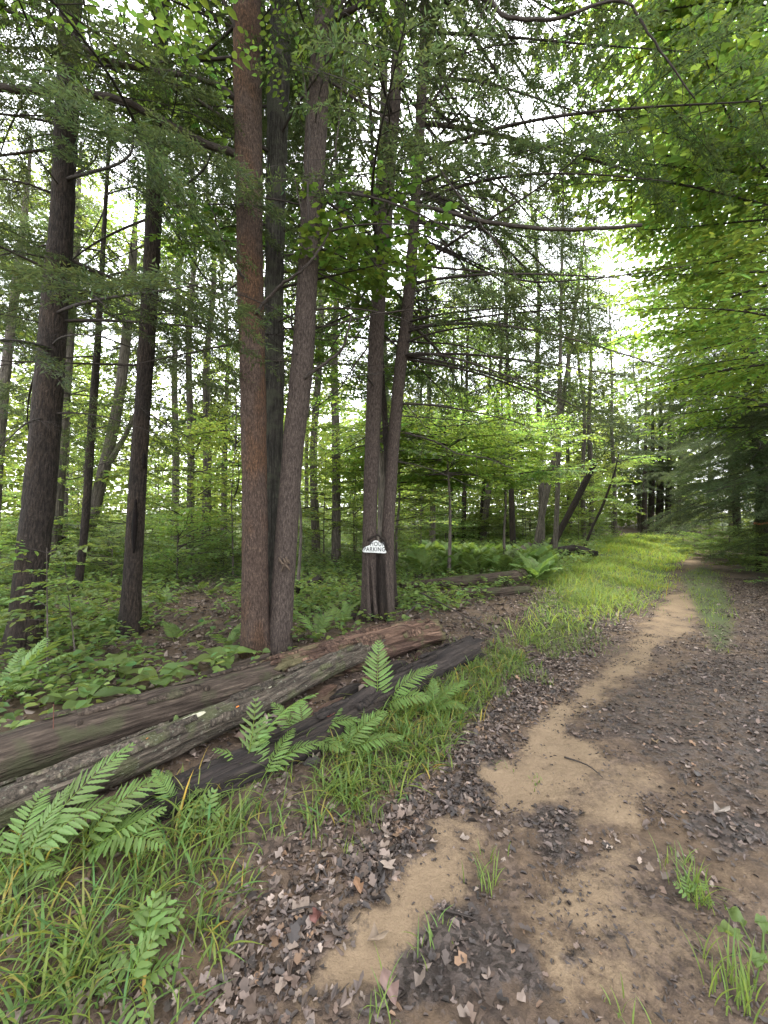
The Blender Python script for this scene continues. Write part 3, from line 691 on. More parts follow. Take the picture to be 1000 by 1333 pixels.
# --- branches that the photograph shows one by one
d = Y1
for i, (tr, bs, pts, r0, r1, tw) in enumerate([
    (t1, b1, [(312, 201, d - .05), (270, 188, d - .1), (215, 158, d - .25), (160, 132, d - .4), (100, 118, d - .6), (40, 117, d - .75), (-60, 108, d - .9)], .030, .022, 2),
    (t1, b1, [(310, 130, d - .05), (268, 104, d - .2), (200, 91, d - .4), (130, 74, d - .5), (60, 30, d - .6), (-20, 6, d - .7)], .024, .012, 4),
    (t2, b2, [(420, 250, d + .05), (480, 253, d + .0), (560, 271, d - .05), (640, 290, d - .1), (740, 299, d - .2), (836, 293, d - .3)], .026, .018, 4),
    (t2, b2, [(428, 105, d + .1), (470, 133, d), (510, 158, d - .1), (548, 192, d - .2), (610, 270, d - .3), (665, 345, d - .3), (700, 430, d - .3)], .016, .004, 12),
    (t1, b1, [(333, 408, d - .12), (365, 372, d - .25), (395, 350, d - .35), (418, 322, d - .35), (430, 296, d - .4)], .020, .010, 1),
    (t1, b1, [(322, 368, d - .1), (308, 348, d - .2), (292, 318, d - .3), (275, 270, d - .4)], .016, .006, 2),
    (t3, b3, [(358, 428, d + .4), (425, 424, d + .3), (500, 407, d + .2), (600, 400, d + .2), (690, 396, d + .3)], .012, .004, 8),
    (t3, b3, [(352, 470, d + .3), (420, 472, d + .3), (518, 478, d + .3)], .008, .003, 4),
    (t2, b2, [(396, 492, d), (440, 460, d - .1), (452, 435, d - .2), (458, 408, d - .2)], .020, .010, 2),
    (t4, b4, [(478, 452, Y4 - .1), (455, 485, Y4 - .2), (440, 508, Y4 - .3), (408, 532, Y4 - .4)], .014, .004, 5),
    (t2, b2, [(402, 306, d), (392, 270, d - .1), (382, 225, d - .15)], .018, .005, 0),
    (t2, b2, [(402, 300, d - .1), (401, 220, d - .2), (402, 150, d - .25), (385, 35, d - .3)], .016, .005, 2),
    (t2, b2, [(408, 262, d), (432, 215, d - .2), (441, 160, d - .3), (450, 25, d - .4)], .012, .004, 2),
    (t1, b1, [(316, 62, d - .05), (306, 35, d - .1), (285, -15, d - .2)], .022, .014, 1),
    (t4, b4, [(510, 212, Y4), (536, 175, Y4 - .3), (570, 122, Y4 - .5), (606, 66, Y4 - .7), (640, -10, Y4 - .9)], .022, .010, 3),
    (t2, b2, [(430, 30, d), (520, -20, d - .3), (625, -4, d - .5), (660, 22, d - .6), (725, 24, d - .7), (808, 0, d - .7), (850, 52, d - .7), (905, 128, d - .7)], .030, .006, 14),
    (t2, b2, [(423, 30, d), (455, -5, d), (500, -30, d - .1)], .02, .010, 3),
    (t4, b4, [(528, 564, Y4), (565, 574, Y4 - .2), (596, 590, Y4 - .4), (632, 596, Y4 - .6), (668, 610, Y4 - .8)], .015, .005, 10),
    (t4, b4, [(530, 528, Y4), (545, 545, Y4 - .2), (562, 567, Y4 - .4)], .010, .004, 4),
    (t4, b4, [(536, 444, Y4), (608, 452, Y4 - .3), (660, 476, Y4 - .5), (702, 514, Y4 - .7)], .014, .004, 14),
    (t4, b4, [(536, 412, Y4), (590, 414, Y4 - .2), (652, 424, Y4 - .3)], .010, .004, 8),
    (t4, b4, [(542, 345, Y4), (620, 353, Y4 - .3), (690, 366, Y4 - .6), (770, 363, Y4 - .8), (900, 345, Y4 - 1.0)], .018, .005, 12),
    (t4, b4, [(545, 188, Y4), (620, 186, Y4 - .2), (680, 192, Y4 - .4), (760, 185, Y4 - .5)], .018, .006, 10),
    (t4, b4, [(514, 150, Y4), (575, 215, Y4 + .3), (640, 330, Y4 + .5), (690, 470, Y4 + .5)], .014, .004, 16),
    (t4, b4, [(538, 300, Y4), (590, 330, Y4 + .5), (650, 420, Y4 + .9), (670, 540, Y4 + 1.0)], .012, .003, 16),
    (t4, b4, [(535, 380, Y4), (600, 370, Y4 + .6), (680, 420, Y4 + 1.0), (745, 520, Y4 + 1.1)], .012, .003, 16),
    (t4, b4, [(516, 540, Y4), (570, 545, Y4 + .2), (610, 548, Y4 + .2)], .010, .004, 6),
    (t6, b6, [(202, 410, Y6), (240, 405, Y6 - .2), (280, 400, Y6 - .3)], .012, .004, 6),
    (t6, b6, [(196, 540, Y6), (225, 560, Y6 - .1), (245, 590, Y6 - .2)], .012, .003, 4),
    (t6, b6, [(202, 358, Y6), (250, 370, Y6 - .3), (312, 392, Y6 - .5)], .012, .003, 5),
    (t5, b5, [(66, 250, Y5), (30, 238, Y5 - .2), (-20, 230, Y5 - .4)], .014, .006, 5),
    (t5, b5, [(98, 228, Y5), (125, 205, Y5 + .2), (135, 150, Y5 + .3)], .014, .004, 3),
    (t5, b5, [(66, 152, Y5), (40, 150, Y5 - .2), (-10, 148, Y5 - .3)], .012, .006, 3),
]):
    kf = 1.4 if i < 2 else 1.0; limb(tr, bs, pts, r0 * kf, r1 * kf, 7, twigs=tw, seed=i)

def rr_(a, b, n, seed): return np.sort(np.random.default_rng(seed).uniform(a, b, n))
# stubs and dead twigs along the lower stems
for tr, bs, ax, lo, hi, n, sd_ in ((t1, b1, A1, 3.0, 7.5, 5, 1), (t2, b2, A2, 2.6, 7.5, 7, 2), (t4, b4, A4, 2.2, 8, 9, 3), (t4, b4, A4b, 2.0, 8, 12, 4), (t5, b5, A5, 2.6, 7, 12, 5), (t6, b6, A6, 2.4, 8, 13, 6)):
    boughs(tr, bs, ax, rr_(lo, hi, n, sd_), BARE, None, (-.35, .1), (.35, .8), 'dead_branch', np.random.default_rng(sd_))
boughs(t4, b4, A4b, rr_(2.9, 9.5, 20, 26), BARE, (-1.3, 1.2), (-.5, .05), (.8, 1.6), 'dead_branch', np.random.default_rng(26))
boughs(t2, b2, A2, rr_(4.0, 8.5, 12, 27), BARE, (-1.2, 1.0), (-.4, .3), (.6, 1.2), 'dead_branch', np.random.default_rng(27))
# living boughs higher up
boughs(t1, b1, A1, rr_(6.6, 19, 26, 11), HEMD, None, (-.3, .1), (.8, 1.3), r=np.random.default_rng(1))
boughs(t2, b2, A2, rr_(6.2, 18.5, 28, 12), HEMD, None, (-.3, .1), (.8, 1.3), r=np.random.default_rng(2))
boughs(t4, b4, A4, rr_(4.4, 19, 56, 13), HEMD[:3] + SPARSE + BARE[:2], None, (-.4, .0), (.8, 1.4), r=np.random.default_rng(3))
boughs(t4, b4, A4b, rr_(3.6, 18.5, 80, 14), HEMD[:3] + SPARSE + BARE[:2], (-1.5, 1.6), (-.45, .0), (.8, 1.5), r=np.random.default_rng(4))
boughs(t4, b4, A4b, rr_(6.8, 16, 14, 24), SPARSE + HEMD[:2], (-1.1, .9), (-.3, .1), (1.5, 2.2), r=np.random.default_rng(24))
boughs(t5, b5, A5, rr_(3.3, 19, 60, 15), HEMD[:3] + SPARSE + BARE[:1], None, (-.3, .1), (.8, 1.4), r=np.random.default_rng(5))
boughs(t6, b6, A6, rr_(3.6, 19, 60, 16), HEMD[:3] + SPARSE + BARE[:1], None, (-.3, .1), (.8, 1.4), r=np.random.default_rng(6))
boughs(t3, b3, A3, rr_(6, 16, 16, 17), BEECH, None, (-.1, .4), (.8, 1.3), r=np.random.default_rng(7))

r3_ = np.random.default_rng(303)
for z_, a_, sc_ in ((4.5, -.20, 1.25), (4.9, -.12, 1.35), (5.2, -.3, 1.2), (4.7, .02, 1.2), (5.3, 3.0, 1.1), (5.0, 3.3, .9)):
    p_ = at_h(A3, z_); link('bough', MAPL[r3_.integers(3)], t3, p_[:3] - b3, (r3_.normal(0, .15), -.05, a_), sc_)
# --- maple sprays hanging in front of the twin stems and across the middle distance
def small_tree(name, label, cat, base_px, axis, mat, hts, datas, sc, az=None, pitch=(-.1, .3), seed=0, group=None, k=14):
    t, b = near_tree(name, label, cat, axis, mat, k, group, seed=seed, flare=.15)
    boughs(t, b, axis, hts, datas, az, pitch, sc, r=np.random.default_rng(seed)); return t, b
def sap_axis(x, y, h, r0, lean=(0, 0), seed=0):
    z = float(height(x, y)); r = np.random.default_rng(seed); q = np.linspace(0, 1, 6)
    return [[x + lean[0] * h * e + r.normal(0, .02 * h * e), y + lean[1] * h * e + r.normal(0, .02 * h * e), z + h * e, r0 * (1 - .85 * e)] for e in q]
ax = sap_axis(-.15, 7.6, 7.0, .035, (.03, -.10), 3)
small_tree('maple_sapling', 'young maple with bright lobed leaves hanging before the twin stems', 'tree', None, ax, 'bark_far', rr_(3.6, 6.9, 13, 3), MAPL, (.6, .95), (-2.8, .3), seed=3)
ax = sap_axis(-1.9, 8.6, 7.5, .04, (.02, -.08), 4)
small_tree('maple_sapling', 'young maple with layered leaves between the leaning trunk and the dark split trunk', 'tree', None, ax, 'bark_far', rr_(3.2, 7.3, 18, 4), MAPL, (.7, 1.1), (-3.1, .2), seed=4)
for q, (x, y, lb) in enumerate(((1.7, 10.2, 'layered understorey beech spreading flat sprays right of the twin stems'), (3.9, 12.5, 'understorey beech with flat sprays reaching toward the grassy track'), (.4, 11.8, 'understorey beech with low flat sprays seen behind the twin stems'))):
    ax = sap_axis(x, y, 5.2, .05, (.0, -.03), 20 + q)
    small_tree('beech_sapling', lb, 'tree', None, ax, 'bark_far', rr_(2.7, 4.7, 36, 20 + q), BEECH, (.75, 1.3), None, (-.05, .12), seed=20 + q)

# --- beech wall and hemlocks on the far side of the track
def big_side_tree(name, label, x, y, h, r0, mat, hts, datas, sc, az, pitch, seed):
    ax = sap_axis(x, y, h, r0, (-.02, 0), seed); t, b = near_tree(name, label, 'tree', ax, mat, 24, seed=seed, flare=.25)
    boughs(t, b, ax, hts, datas, az, pitch, sc, r=np.random.default_rng(seed)); return t, b, ax
_bt = big_side_tree('beech_tree', 'tall beech with bright green boughs overhanging the track, nearest at the edge', 7.6, 6.4, 14, .16, 'bark_far', rr_(4.0, 12.5, 44, 31), BEECH, (1.0, 1.75), (1.7, 4.4), (-.05, .3), 31)
boughs(_bt[0], _bt[1], _bt[2], rr_(5.5, 14, 13, 39), BEECH, (2.5, 3.7), (-.05, .35), (1.6, 2.2), r=np.random.default_rng(39))
big_side_tree('beech_tree', 'second bright beech along the track, boughs arching over the far ruts', 9.9, 9.3, 14, .16, 'bark_far', rr_(3.8, 13.0, 52, 32), BEECH, (1.0, 1.7), (1.6, 4.6), (-.05, .3), 32)
tr_, br_, ar_ = big_side_tree('hemlock_tree', 'dark hemlock trunk with an orange ribbon at the shaded track edge', 12.2, 12.5, 16, .19, 'bark_dark', rr_(2.3, 10, 70, 33), HEMD, (1.0, 1.6), None, (-.3, .05), 33)
big_side_tree('hemlock_tree', 'dark hemlock with drooping boughs farther along the shaded track edge', 16.2, 16.6, 17, .2, 'bark_dark', rr_(1.4, 15, 60, 34), HEMD, (1.0, 1.6), None, (-.3, .05), 34)
big_side_tree('hemlock_tree', 'dark hemlock with low drooping boughs at the frame edge beside the ruts', 11.4, 9.2, 15, .18, 'bark_dark', rr_(1.8, 6.5, 44, 35), HEMD, (1.0, 1.6), None, (-.3, .05), 35)
big_side_tree('hemlock_tree', 'dark hemlock where the track disappears, last of the shaded row', 20.6, 22.6, 17, .2, 'bark_dark', rr_(2.0, 15, 60, 36), HEMD, (1.0, 1.6), None, (-.3, .05), 36)
def ribbon():
    g = G(); P = np.array([[math.cos(a) * .205, math.sin(a) * .205, 1.55 + .01 * math.sin(3 * a)] for a in np.linspace(0, TAU, 25)])
    V = np.concatenate([P + [0, 0, -.03], P + [0, 0, .03], P * [1.03, 1.03, 1] + [0, 0, .03], P * [1.03, 1.03, 1] + [0, 0, -.03]]); n = 25; i = np.arange(n - 1)
    Q = np.concatenate([np.stack([i + a * n, i + 1 + a * n, i + 1 + b * n, i + b * n], -1) for a, b in ((0, 1), (1, 2), (2, 3), (3, 0))]); g.add(V, Q)
    o = g.obj('marker_ribbon', 'ribbon', None, br_ + (at_h(ar_, br_[2] + 1.5)[:3] - br_) * [1, 1, 0]); tag(o, 'faded orange ribbon tied round the dark hemlock trunk', 'ribbon')
ribbon()

# --- middle-distance stems, each where the photograph shows it
def stem(label, pts, cat='tree', mat='bark_far', top=9, Y=None, name='slender_tree', bd=None, hts=None, sc=(.6, 1.1), seed=0, k=12, group=None):
    Y = Y or gp(pts[0][0], pts[0][1])[1]; ax = axis_px(pts, Y, top); t, b = near_tree(name, label, cat, ax, mat, k, group, seed=seed, flare=.2)
    if bd: boughs(t, b, ax, hts, bd, None, (-.25, .15), sc, r=np.random.default_rng(seed))
    return t, b
H = lambda a, b, n, s: rr_(a, b, n, s)
stem('slender blackish tree between the two dark conifer trunks', [(100, 776, 10), (111, 680, 9), (119, 560, 9), (127, 450, 8)], mat='bark_dark', top=10, bd=HEMD + BARE, hts=H(3, 9.5, 22, 41), seed=41)
ts, bs_ = stem('leaning grey forked trunk behind the slender blackish tree', [(102, 742, 14), (126, 650, 14), (147, 560, 13), (160, 480, 12), (172, 350, 10)], top=12, bd=BEECH, hts=H(4.5, 11.5, 16, 42), sc=(.8, 1.3), seed=42)
Yq = bs_[1]; limb(ts, bs_, [(136, 610, Yq), (150, 590, Yq - .1), (165, 562, Yq - .2), (185, 520, Yq - .2)], .09, .05, 10, 'fork_limb', 'bark_far')
stem('short broken stub leaning left beside the slender blackish tree', [(98, 742, 10), (90, 725, 10), (80, 700, 9)], mat='bark_dark', top=None, Y=bs_[1] - .4, name='broken_stub', seed=43)
stem('thin trunk at the extreme edge beside the thick dark conifer', [(-14, 760, 13), (2, 540, 12), (15, 420, 10), (30, 300, 8)], top=11, bd=HEMD, hts=H(3.5, 10, 16, 44), seed=44)
stem('grey trunk half hidden behind the thick dark conifer', [(70, 745, 13), (82, 560, 12), (90, 450, 11), (98, 330, 10)], top=13, bd=HEMD, hts=H(4.5, 12, 16, 45), seed=45)
for i, (lb, pts, mt) in enumerate([
    ('pale grey trunk just right of the dead stem behind the sign', [(563, 714, 8), (563, 640, 7), (560, 560, 6)], 'bark_far'),
    ('thin dark trunk, first of three right of the pale grey one', [(589, 707, 5), (588, 650, 5), (589, 590, 4)], 'bark_dark'),
    ('straight dark trunk, second of three right of the pale grey one', [(604, 708, 6), (604, 660, 6), (606, 590, 5)], 'bark_dark'),
    ('brownish trunk tilted right above the fern bank', [(628, 707, 9), (634, 655, 8), (642, 590, 7)], 'bark_far'),
    ('dark companion stem pressed against the brownish tilted trunk', [(624, 706, 5), (628, 655, 5), (632, 600, 4)], 'bark_dark'),
    ('dark upright trunk behind the ferns, left of the leaning pole', [(668, 716, 8), (666, 650, 7), (664, 590, 6)], 'bark_dark'),
    ('very thin pole beside the dark upright trunk behind the ferns', [(660, 705, 3), (658, 650, 3), (656, 600, 3)], 'bark_dark'),
    ('grey trunk tilted the same way just before the leaning pole', [(696, 722, 9), (707, 665, 8), (718, 612, 7), (728, 560, 6)], 'bark_far'),
    ('straight grey trunk that the leaning pole crosses at its foot', [(722, 728, 7), (725, 665, 6), (727, 600, 6)], 'bark_far')]):
    stem(lb, pts, mat=mt, top=19, bd=HEMD + BEECH, hts=H(5.6, 18.5, 16, 50 + i), sc=(.8, 1.5), seed=50 + i)
stem('bare dark pole leaning steeply toward the track', [(712, 724, 9), (735, 680, 8), (755, 642, 8), (774, 603, 7)], mat='bark_dark', top=None, name='leaning_pole', seed=60)
stem('thin bent sapling beyond the leaning pole', [(760, 716, 4), (772, 685, 3), (786, 655, 3), (800, 615, 2)], mat='bark_dark', top=5, bd=BEECH, hts=H(1.2, 4.6, 12, 61), sc=(.5, .9), name='sapling', seed=61)
for i, (px, wd) in enumerate(((838, 7), (847, 8), (858, 9), (869, 8), (883, 6))):
    stem(['first', 'second', 'third', 'fourth', 'last'][i] + ' of five dark trunks where the track ends, counted from the grass', [(px, 694, wd), (px + 1, 660, wd - 1), (px + 2, 620, wd - 2)], mat='bark_dark', top=15, bd=HEMD, hts=H(3.4, 14, 22, 70 + i), sc=(1.1, 1.8), seed=70 + i, group='dark trunks where the track ends')

# ------------------------------------------------------------------ background trees (templates copied with shared meshes)
def crown_conifer(seed, h, z0, n, Lm):
    r = np.random.default_rng(seed); g = G()
    small = [hemlock_bough(2.2, seed * 31 + i, .5, .034, .16, 1.0, .18) for i in range(3)]
    for i in range(n):
        f = (i + r.random()) / n; z = z0 + (h - z0) * f; sc = Lm * (1 - .75 * f) / 2.2 * r.uniform(.7, 1.2) + .15
        a = r.uniform(0, TAU); R_ = Matrix.Translation((0, 0, z)) @ Matrix.Rotation(a, 4, 'Z') @ Matrix.Rotation(r.uniform(-.05, .3), 4, 'Y') @ Matrix.Scale(sc, 4)
        g.addg(small[r.integers(3)], np.array(R_))
    return g
def crown_leafy(seed, h, z0, n, Lm, leaf=.13, dens=.62, tpl=DIAM):
    r = np.random.default_rng(seed); g = G()
    small = [leafy_bough(2.0, seed * 37 + i, leaf, dens, tpl, .62, .06, .38) for i in range(3)]
    for i in range(n):
        f = (i + r.random()) / n; z = z0 + (h - z0) * f; sc = Lm * math.sin(math.pi * (.18 + .74 * f)) / 2.0 * r.uniform(.6, 1.2) + .1
        a = r.uniform(0, TAU); R_ = Matrix.Translation((0, 0, z)) @ Matrix.Rotation(a, 4, 'Z') @ Matrix.Rotation(-r.uniform(-.15, .5), 4, 'Y') @ Matrix.Scale(sc, 4)
        g.addg(small[r.integers(3)], np.array(R_))
    return g
def template(name, label, cat, group, crown, ax, mat, crown_mats):
    t = thing(name, label, cat, (0, 0, 0), group); make_trunk(ax, 'trunk', mat, t, np.zeros(3), 10, ring=.3, flare=.2)
    crown.obj('crown', crown_mats, t); return t
def straight(h, r0, seed):
    r = np.random.default_rng(seed); return [[r.normal(0, .012 * h * e), r.normal(0, .012 * h * e), h * e, r0 * (1 - .8 * e)] for e in np.linspace(0, 1, 6)]
TC = [template('hemlock_tree', 'tall feathery hemlock standing deep in the woods behind', 'tree', 'hemlocks deep in the woods', crown_conifer(200 + i, 18 + i, 4.4 + i * .8, 50, 3.4), straight(18.2 + i, .17, i), 'bark_far', ['branch_bark', 'hemlock_needles']) for i in range(3)]
TH = [template('hemlock_tree', 'very tall hemlock with its feathery crown high above the saplings', 'tree', 'high-crowned hemlocks', crown_conifer(240 + i, 22, 7.5 + i, 52, 3.8), straight(22.2, .16, 40 + i), 'bark_far', ['branch_bark', 'hemlock_needles']) for i in range(2)]
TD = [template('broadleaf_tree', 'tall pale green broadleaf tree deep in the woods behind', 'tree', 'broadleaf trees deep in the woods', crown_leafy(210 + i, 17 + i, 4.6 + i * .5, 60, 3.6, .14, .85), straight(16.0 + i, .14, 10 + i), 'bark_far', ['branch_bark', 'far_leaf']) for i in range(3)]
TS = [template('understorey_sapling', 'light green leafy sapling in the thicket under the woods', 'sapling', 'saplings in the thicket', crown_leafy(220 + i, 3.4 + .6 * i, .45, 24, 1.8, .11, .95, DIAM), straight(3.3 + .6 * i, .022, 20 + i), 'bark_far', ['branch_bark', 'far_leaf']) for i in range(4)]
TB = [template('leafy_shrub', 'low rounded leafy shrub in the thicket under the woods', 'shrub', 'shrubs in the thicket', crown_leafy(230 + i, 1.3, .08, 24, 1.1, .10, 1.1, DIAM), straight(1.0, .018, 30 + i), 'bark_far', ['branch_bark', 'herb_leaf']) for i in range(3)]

taken = [(b[0], b[1], 1.0) for b in (b1, b4, b5, b6)]
def free(x, y, dmin, tall):
    s, t = st(x, y); tt = t - float(track_shift(s))
    if -2.0 < tt < 3.6 and s < 40: return False
    if s < 40 and s > 4 and -5.0 < tt < 0 and tall: return False
    if s > 9 and s < 26 and -4.2 < tt < 0: return False
    if y < 5.5 and abs(x) < 9: return False
    if not tall and .10 < x / y < .66 and y < 23: return False
    if tall and .05 < x / y < .66 and y < 24: return False
    if x > -3.5 and x < 4 and y < 8: return False
    if soft_in(MEADOW, np.array([x]), np.array([y]), .5)[0] > .2: return False
    return all((x - a) ** 2 + (y - b) ** 2 > (dmin + c) ** 2 * .25 for a, b, c in taken)
def populate(tpls, n, r0, r1, dmin, sc, seed, tall, az=(-62, 58), bias=1.0):
    r = np.random.default_rng(seed); k = 0; first = {}
    for _ in range(n * 30):
        if k >= n: break
        R = r0 + (r1 - r0) * r.random() ** bias; a = math.radians(r.uniform(*az)); x, y = R * math.sin(a), R * math.cos(a)
        if not free(x, y, dmin, tall): continue
        taken.append((x, y, dmin)); t = tpls[r.integers(len(tpls))]; z = float(height(x, y)) - .03; rz = r.uniform(0, TAU); s = r.uniform(*sc)
        if id(t) not in used_t:
            used_t.add(id(t)); t.location = (x, y, z); t.rotation_euler = (0, 0, rz); t.scale = (s,) * 3
        else: copy_tree(t, (x, y, z), rz, s)
        k += 1
used_t = set()
populate(TC, 4, 13, 27, 3.6, (.8, 1.25), 1, True)
populate(TD, 5, 18, 30, 3.6, (.8, 1.3), 2, True)
populate(TD, 14, 40, 52, 3.4, (.7, 1.0), 12, True)
populate(TS, 70, 22, 38, 1.2, (.9, 1.6), 13, False)
populate(TS, 26, 11, 26, 1.2, (.7, 1.35), 3, False, bias=.8)
populate(TB, 48, 9, 30, .9, (.7, 1.4), 4, False, bias=.8)
for i, (px, Yd, k, sc_) in enumerate(((770, 27, 0, 1.15), (800, 31, 1, 1.1), (742, 30, 2, 1.05), (832, 38, 0, 1.1), (862, 44, 1, 1.0), (893, 40, 2, 1.0), (925, 34, 0, 1.0), (952, 27, 1, 1.0), (985, 24, 2, .95), (1020, 19, 0, .9), (878, 50, 2, 1.1), (846, 52, 0, 1.1), (818, 48, 1, 1.1), (438, 13.5, 1, 1.0), (412, 17, 2, 1.15), (268, 15, 0, 1.05))):
    x = (px - 500) / F * Yd; s_, t_ = st(x, Yd); tt_ = t_ - float(track_shift(s_))
    c_ = copy_tree(TC[k], (x, Yd, float(height(x, Yd)) - .03), i * 1.7, sc_)
    if i < 13: c_['label'] = 'feathery hemlock in the row closing off the end of the track'; c_['group'] = 'hemlocks closing off the track'
for i, (px, Yd) in enumerate(((836, 40), (850, 44), (864, 46), (878, 43), (890, 38), (905, 33), (920, 28), (828, 46), (900, 36), (912, 30), (940, 25), (856, 48), (870, 50))):
    x = (px - 500) / F * Yd; copy_tree(TS[i % 4], (x, Yd, float(height(x, Yd)) - .03), i * 2.1, .9 + .1 * (i % 3), 'light green sapling crowding the end of the track')['group'] = 'saplings at the end of the track'
for i, (px, Yd, k) in enumerate(((248, 15.5, 0), (500, 9.6, 1), (328, 9.4, 0), (705, 20.5, 1), (760, 24.0, 0))):
    x = (px - 500) / F * Yd; p_ = (x, Yd, float(height(x, Yd)) - .03)
    if i < 2: TH[k].location = p_; used_t.add(id(TH[k]))
    else: copy_tree(TH[k], p_, i * 1.9, .9 + .06 * (i % 4))
for i, (px, Yd) in enumerate(((548, 30), (572, 34), (598, 30), (622, 36), (646, 31), (668, 35), (690, 30), (712, 34), (735, 38), (756, 33), (776, 40), (640, 44), (700, 46), (745, 50), (580, 46), (800, 44), (520, 33), (660, 52))):
    x = (px - 500) / F * Yd; copy_tree(TS[i % 4], (x, Yd, float(height(x, Yd)) - .03), i * 2.3, 1.9 + .35 * (i % 4), 'pale green bushy tree filling the bright gap behind the leaning pole')['group'] = 'bushy trees in the bright gap'
for i, (px, Yd) in enumerate(((545, 24), (562, 27), (580, 23), (598, 28), (616, 25), (634, 29), (650, 24), (672, 30), (690, 26), (708, 32), (728, 28), (748, 34), (770, 31), (790, 38), (812, 42))):
    x = (px - 500) / F * Yd; copy_tree(TB[i % 3], (x, Yd, float(height(x, Yd)) - .03), i * 1.9, 1.3 + .3 * (i % 3), 'bright shrub low between the trunks behind the leaning pole')['group'] = 'shrubs behind the leaning pole'
# shrubs crowding the shaded edge of the track
for i, (px, py) in enumerate(((905, 722), (925, 728), (950, 734), (975, 742), (1000, 748), (1030, 756), (890, 712), (940, 726), (990, 738), (1060, 770))):
    p = gp(px, py); c = copy_tree(TB[i % 3], p - [0, 0, .03], i * 1.3, .8 + .12 * (i % 4), 'leafy shrub crowding the shaded far edge of the track'); c['group'] = 'shrubs along the shaded track edge'

for t in TC + TD + TS + TB:
    if id(t) not in used_t:
        for c in list(t.children): bpy.data.objects.remove(c)
        bpy.data.objects.remove(t)

# ------------------------------------------------------------------ fallen logs
def log(label, pts, r_px, mat, name='fallen_log', lift=1.0, rough=.014, knots=2, seed=0, k=44):
    """pts: (px, py of the lower edge, [depth or lift above the ground]) with half-thickness in px"""
    P = []
    for (px, py, up), rp in zip(pts, r_px):
        q = gp(px, py); rad = rp * q[1] / F; P.append(q + [0, rad * .40, rad * lift * .86 + up])
    P = np.array(P); n = 150; C = smooth_path(P, n); R = np.interp(np.linspace(0, 1, n), np.linspace(0, 1, len(r_px)), [a * p[1] / F for a, p in zip(r_px, P)])
    base = C[0].copy(); base[2] = float(height(base[0], base[1])); r = np.random.default_rng(seed)
    V, Q, T, bk, N = tube(C, R, k, True); m = len(N)
    dd = rough * fbm(bk[:m, 0] * 16 + seed, bk[:m, 1] * 16, bk[:m, 2] * 2.2, 4) + .16 * np.repeat(R, k) * fbm(bk[:m, 0] * 4, bk[:m, 1] * 4 + seed, bk[:m, 2] * 1.1, 3)
    cr = np.abs(fbm(bk[:m, 0] * 26 + seed * 3, bk[:m, 1] * 26, bk[:m, 2] * 1.3, 3)); dd = dd - rough * .8 * (1 - sstep(.0, .10, cr))
    V[:m] += N * dd[:, None]
    ends = np.concatenate([np.arange(k), np.arange((n - 1) * k, n * k)]); ax = unit(C[-1] - C[0])
    V[ends] += ax * r.normal(0, .035, (len(ends), 1))
    t = thing(name, label, 'log', base); g = G(); g.add(V - base, Q, T, (1, 1, 1), 0, bk + seed * 3.1); g.obj('trunk', mat, t)
    for i in range(knots):
        c = C[r.integers(16, n - 16)]; rr2 = np.interp(0.5, [0, 1], [R[0], R[-1]]); dr = unit(np.array([r.normal(0, .4), -.6, .7]))
        g = G(); V, Q, T, bk, N = tube(np.array([c, c + dr * rr2 * 1.05, c + dr * rr2 * r.uniform(1.15, 1.5)]), [.03, .024, .016], 9, True); g.add(V - base, Q, T, (1, 1, 1), 0, bk); g.obj('branch_stub', mat, t)
    return t, base, C, R
dl = gp(-20, 1036)[1]
lA = log('thick dark barkless log, topmost of the pile, running toward the sign tree', [(-120, 1075, 0), (0, 1030, 0), (150, 976, 0), (300, 926, 0), (360, 906, 0)], [40, 37, 30, 25, 23], 'log_dark', rough=.010, seed=1)
lA2 = log('reddish rotten crumbling log end continuing the dark log', [(352, 908, 0), (420, 884, 0), (500, 858, 0), (568, 838, 0)], [24, 23, 21, 16], 'log_rotten', rough=.05, seed=2, knots=1)
def slabs(l, count, mat, seed, thick=.02):       # loose plates of bark lying on a log
    r = np.random.default_rng(seed); C, R = l[2], l[3]; ax = unit(C[-1] - C[0])
    for i in range(count):
        j = r.integers(4, 140); c = C[j]; a = r.uniform(-1.2, 1.1); up = np.array([0, 0, 1.]); sd = unit(np.cross(up, ax)); nn = up * math.cos(a) + sd * -math.sin(a) * -1
        L_, W_ = r.uniform(.10, .34), r.uniform(.03, .07); n = 7; q = np.linspace(-.5, .5, n)
        tq = np.cross(nn, ax); P = []
        for sgn in (-1, 1):
            for e in q: P.append(c + nn * (R[j] * 1.01 + .012 + .010 * r.random()) + ax * e * L_ + tq * sgn * W_ * .5 * (1 - 1.2 * e * e) * r.uniform(.7, 1.2))
        P = np.array(P); V = np.vstack([P, P - nn * thick]); i_ = np.arange(n - 1)
        Q = np.concatenate([np.stack([i_, i_ + 1, i_ + 1 + n, i_ + n], -1), np.stack([i_, i_ + 2 * n, i_ + 1 + 2 * n, i_ + 1], -1), np.stack([i_ + n, i_ + n + 1, i_ + 3 * n + 1, i_ + 3 * n], -1),
                            [[0, n, 3 * n, 2 * n], [n - 1, 3 * n - 1, 4 * n - 1, 2 * n - 1]]])
        g = G(); g.add(V - l[1], Q, None, np.ones(3) * r.uniform(.75, 1.3), 0, V * [1, 1, 1]); g.obj('bark_plate', mat, l[0])
slabs(lA2, 54, 'log_rotten', 12)
slabs(lA, 10, 'log_dark', 13, .014)
lB = log('thinner lichen-spotted log lying against the front of the dark log', [(-110, 1132, .02), (0, 1088, .03), (120, 1040, .04), (250, 980, .05), (350, 934, .06), (440, 886, .08), (520, 852, .10)], [26, 25, 22, 19, 17, 14, 10], 'log_lichen', rough=.020, seed=3, knots=3)
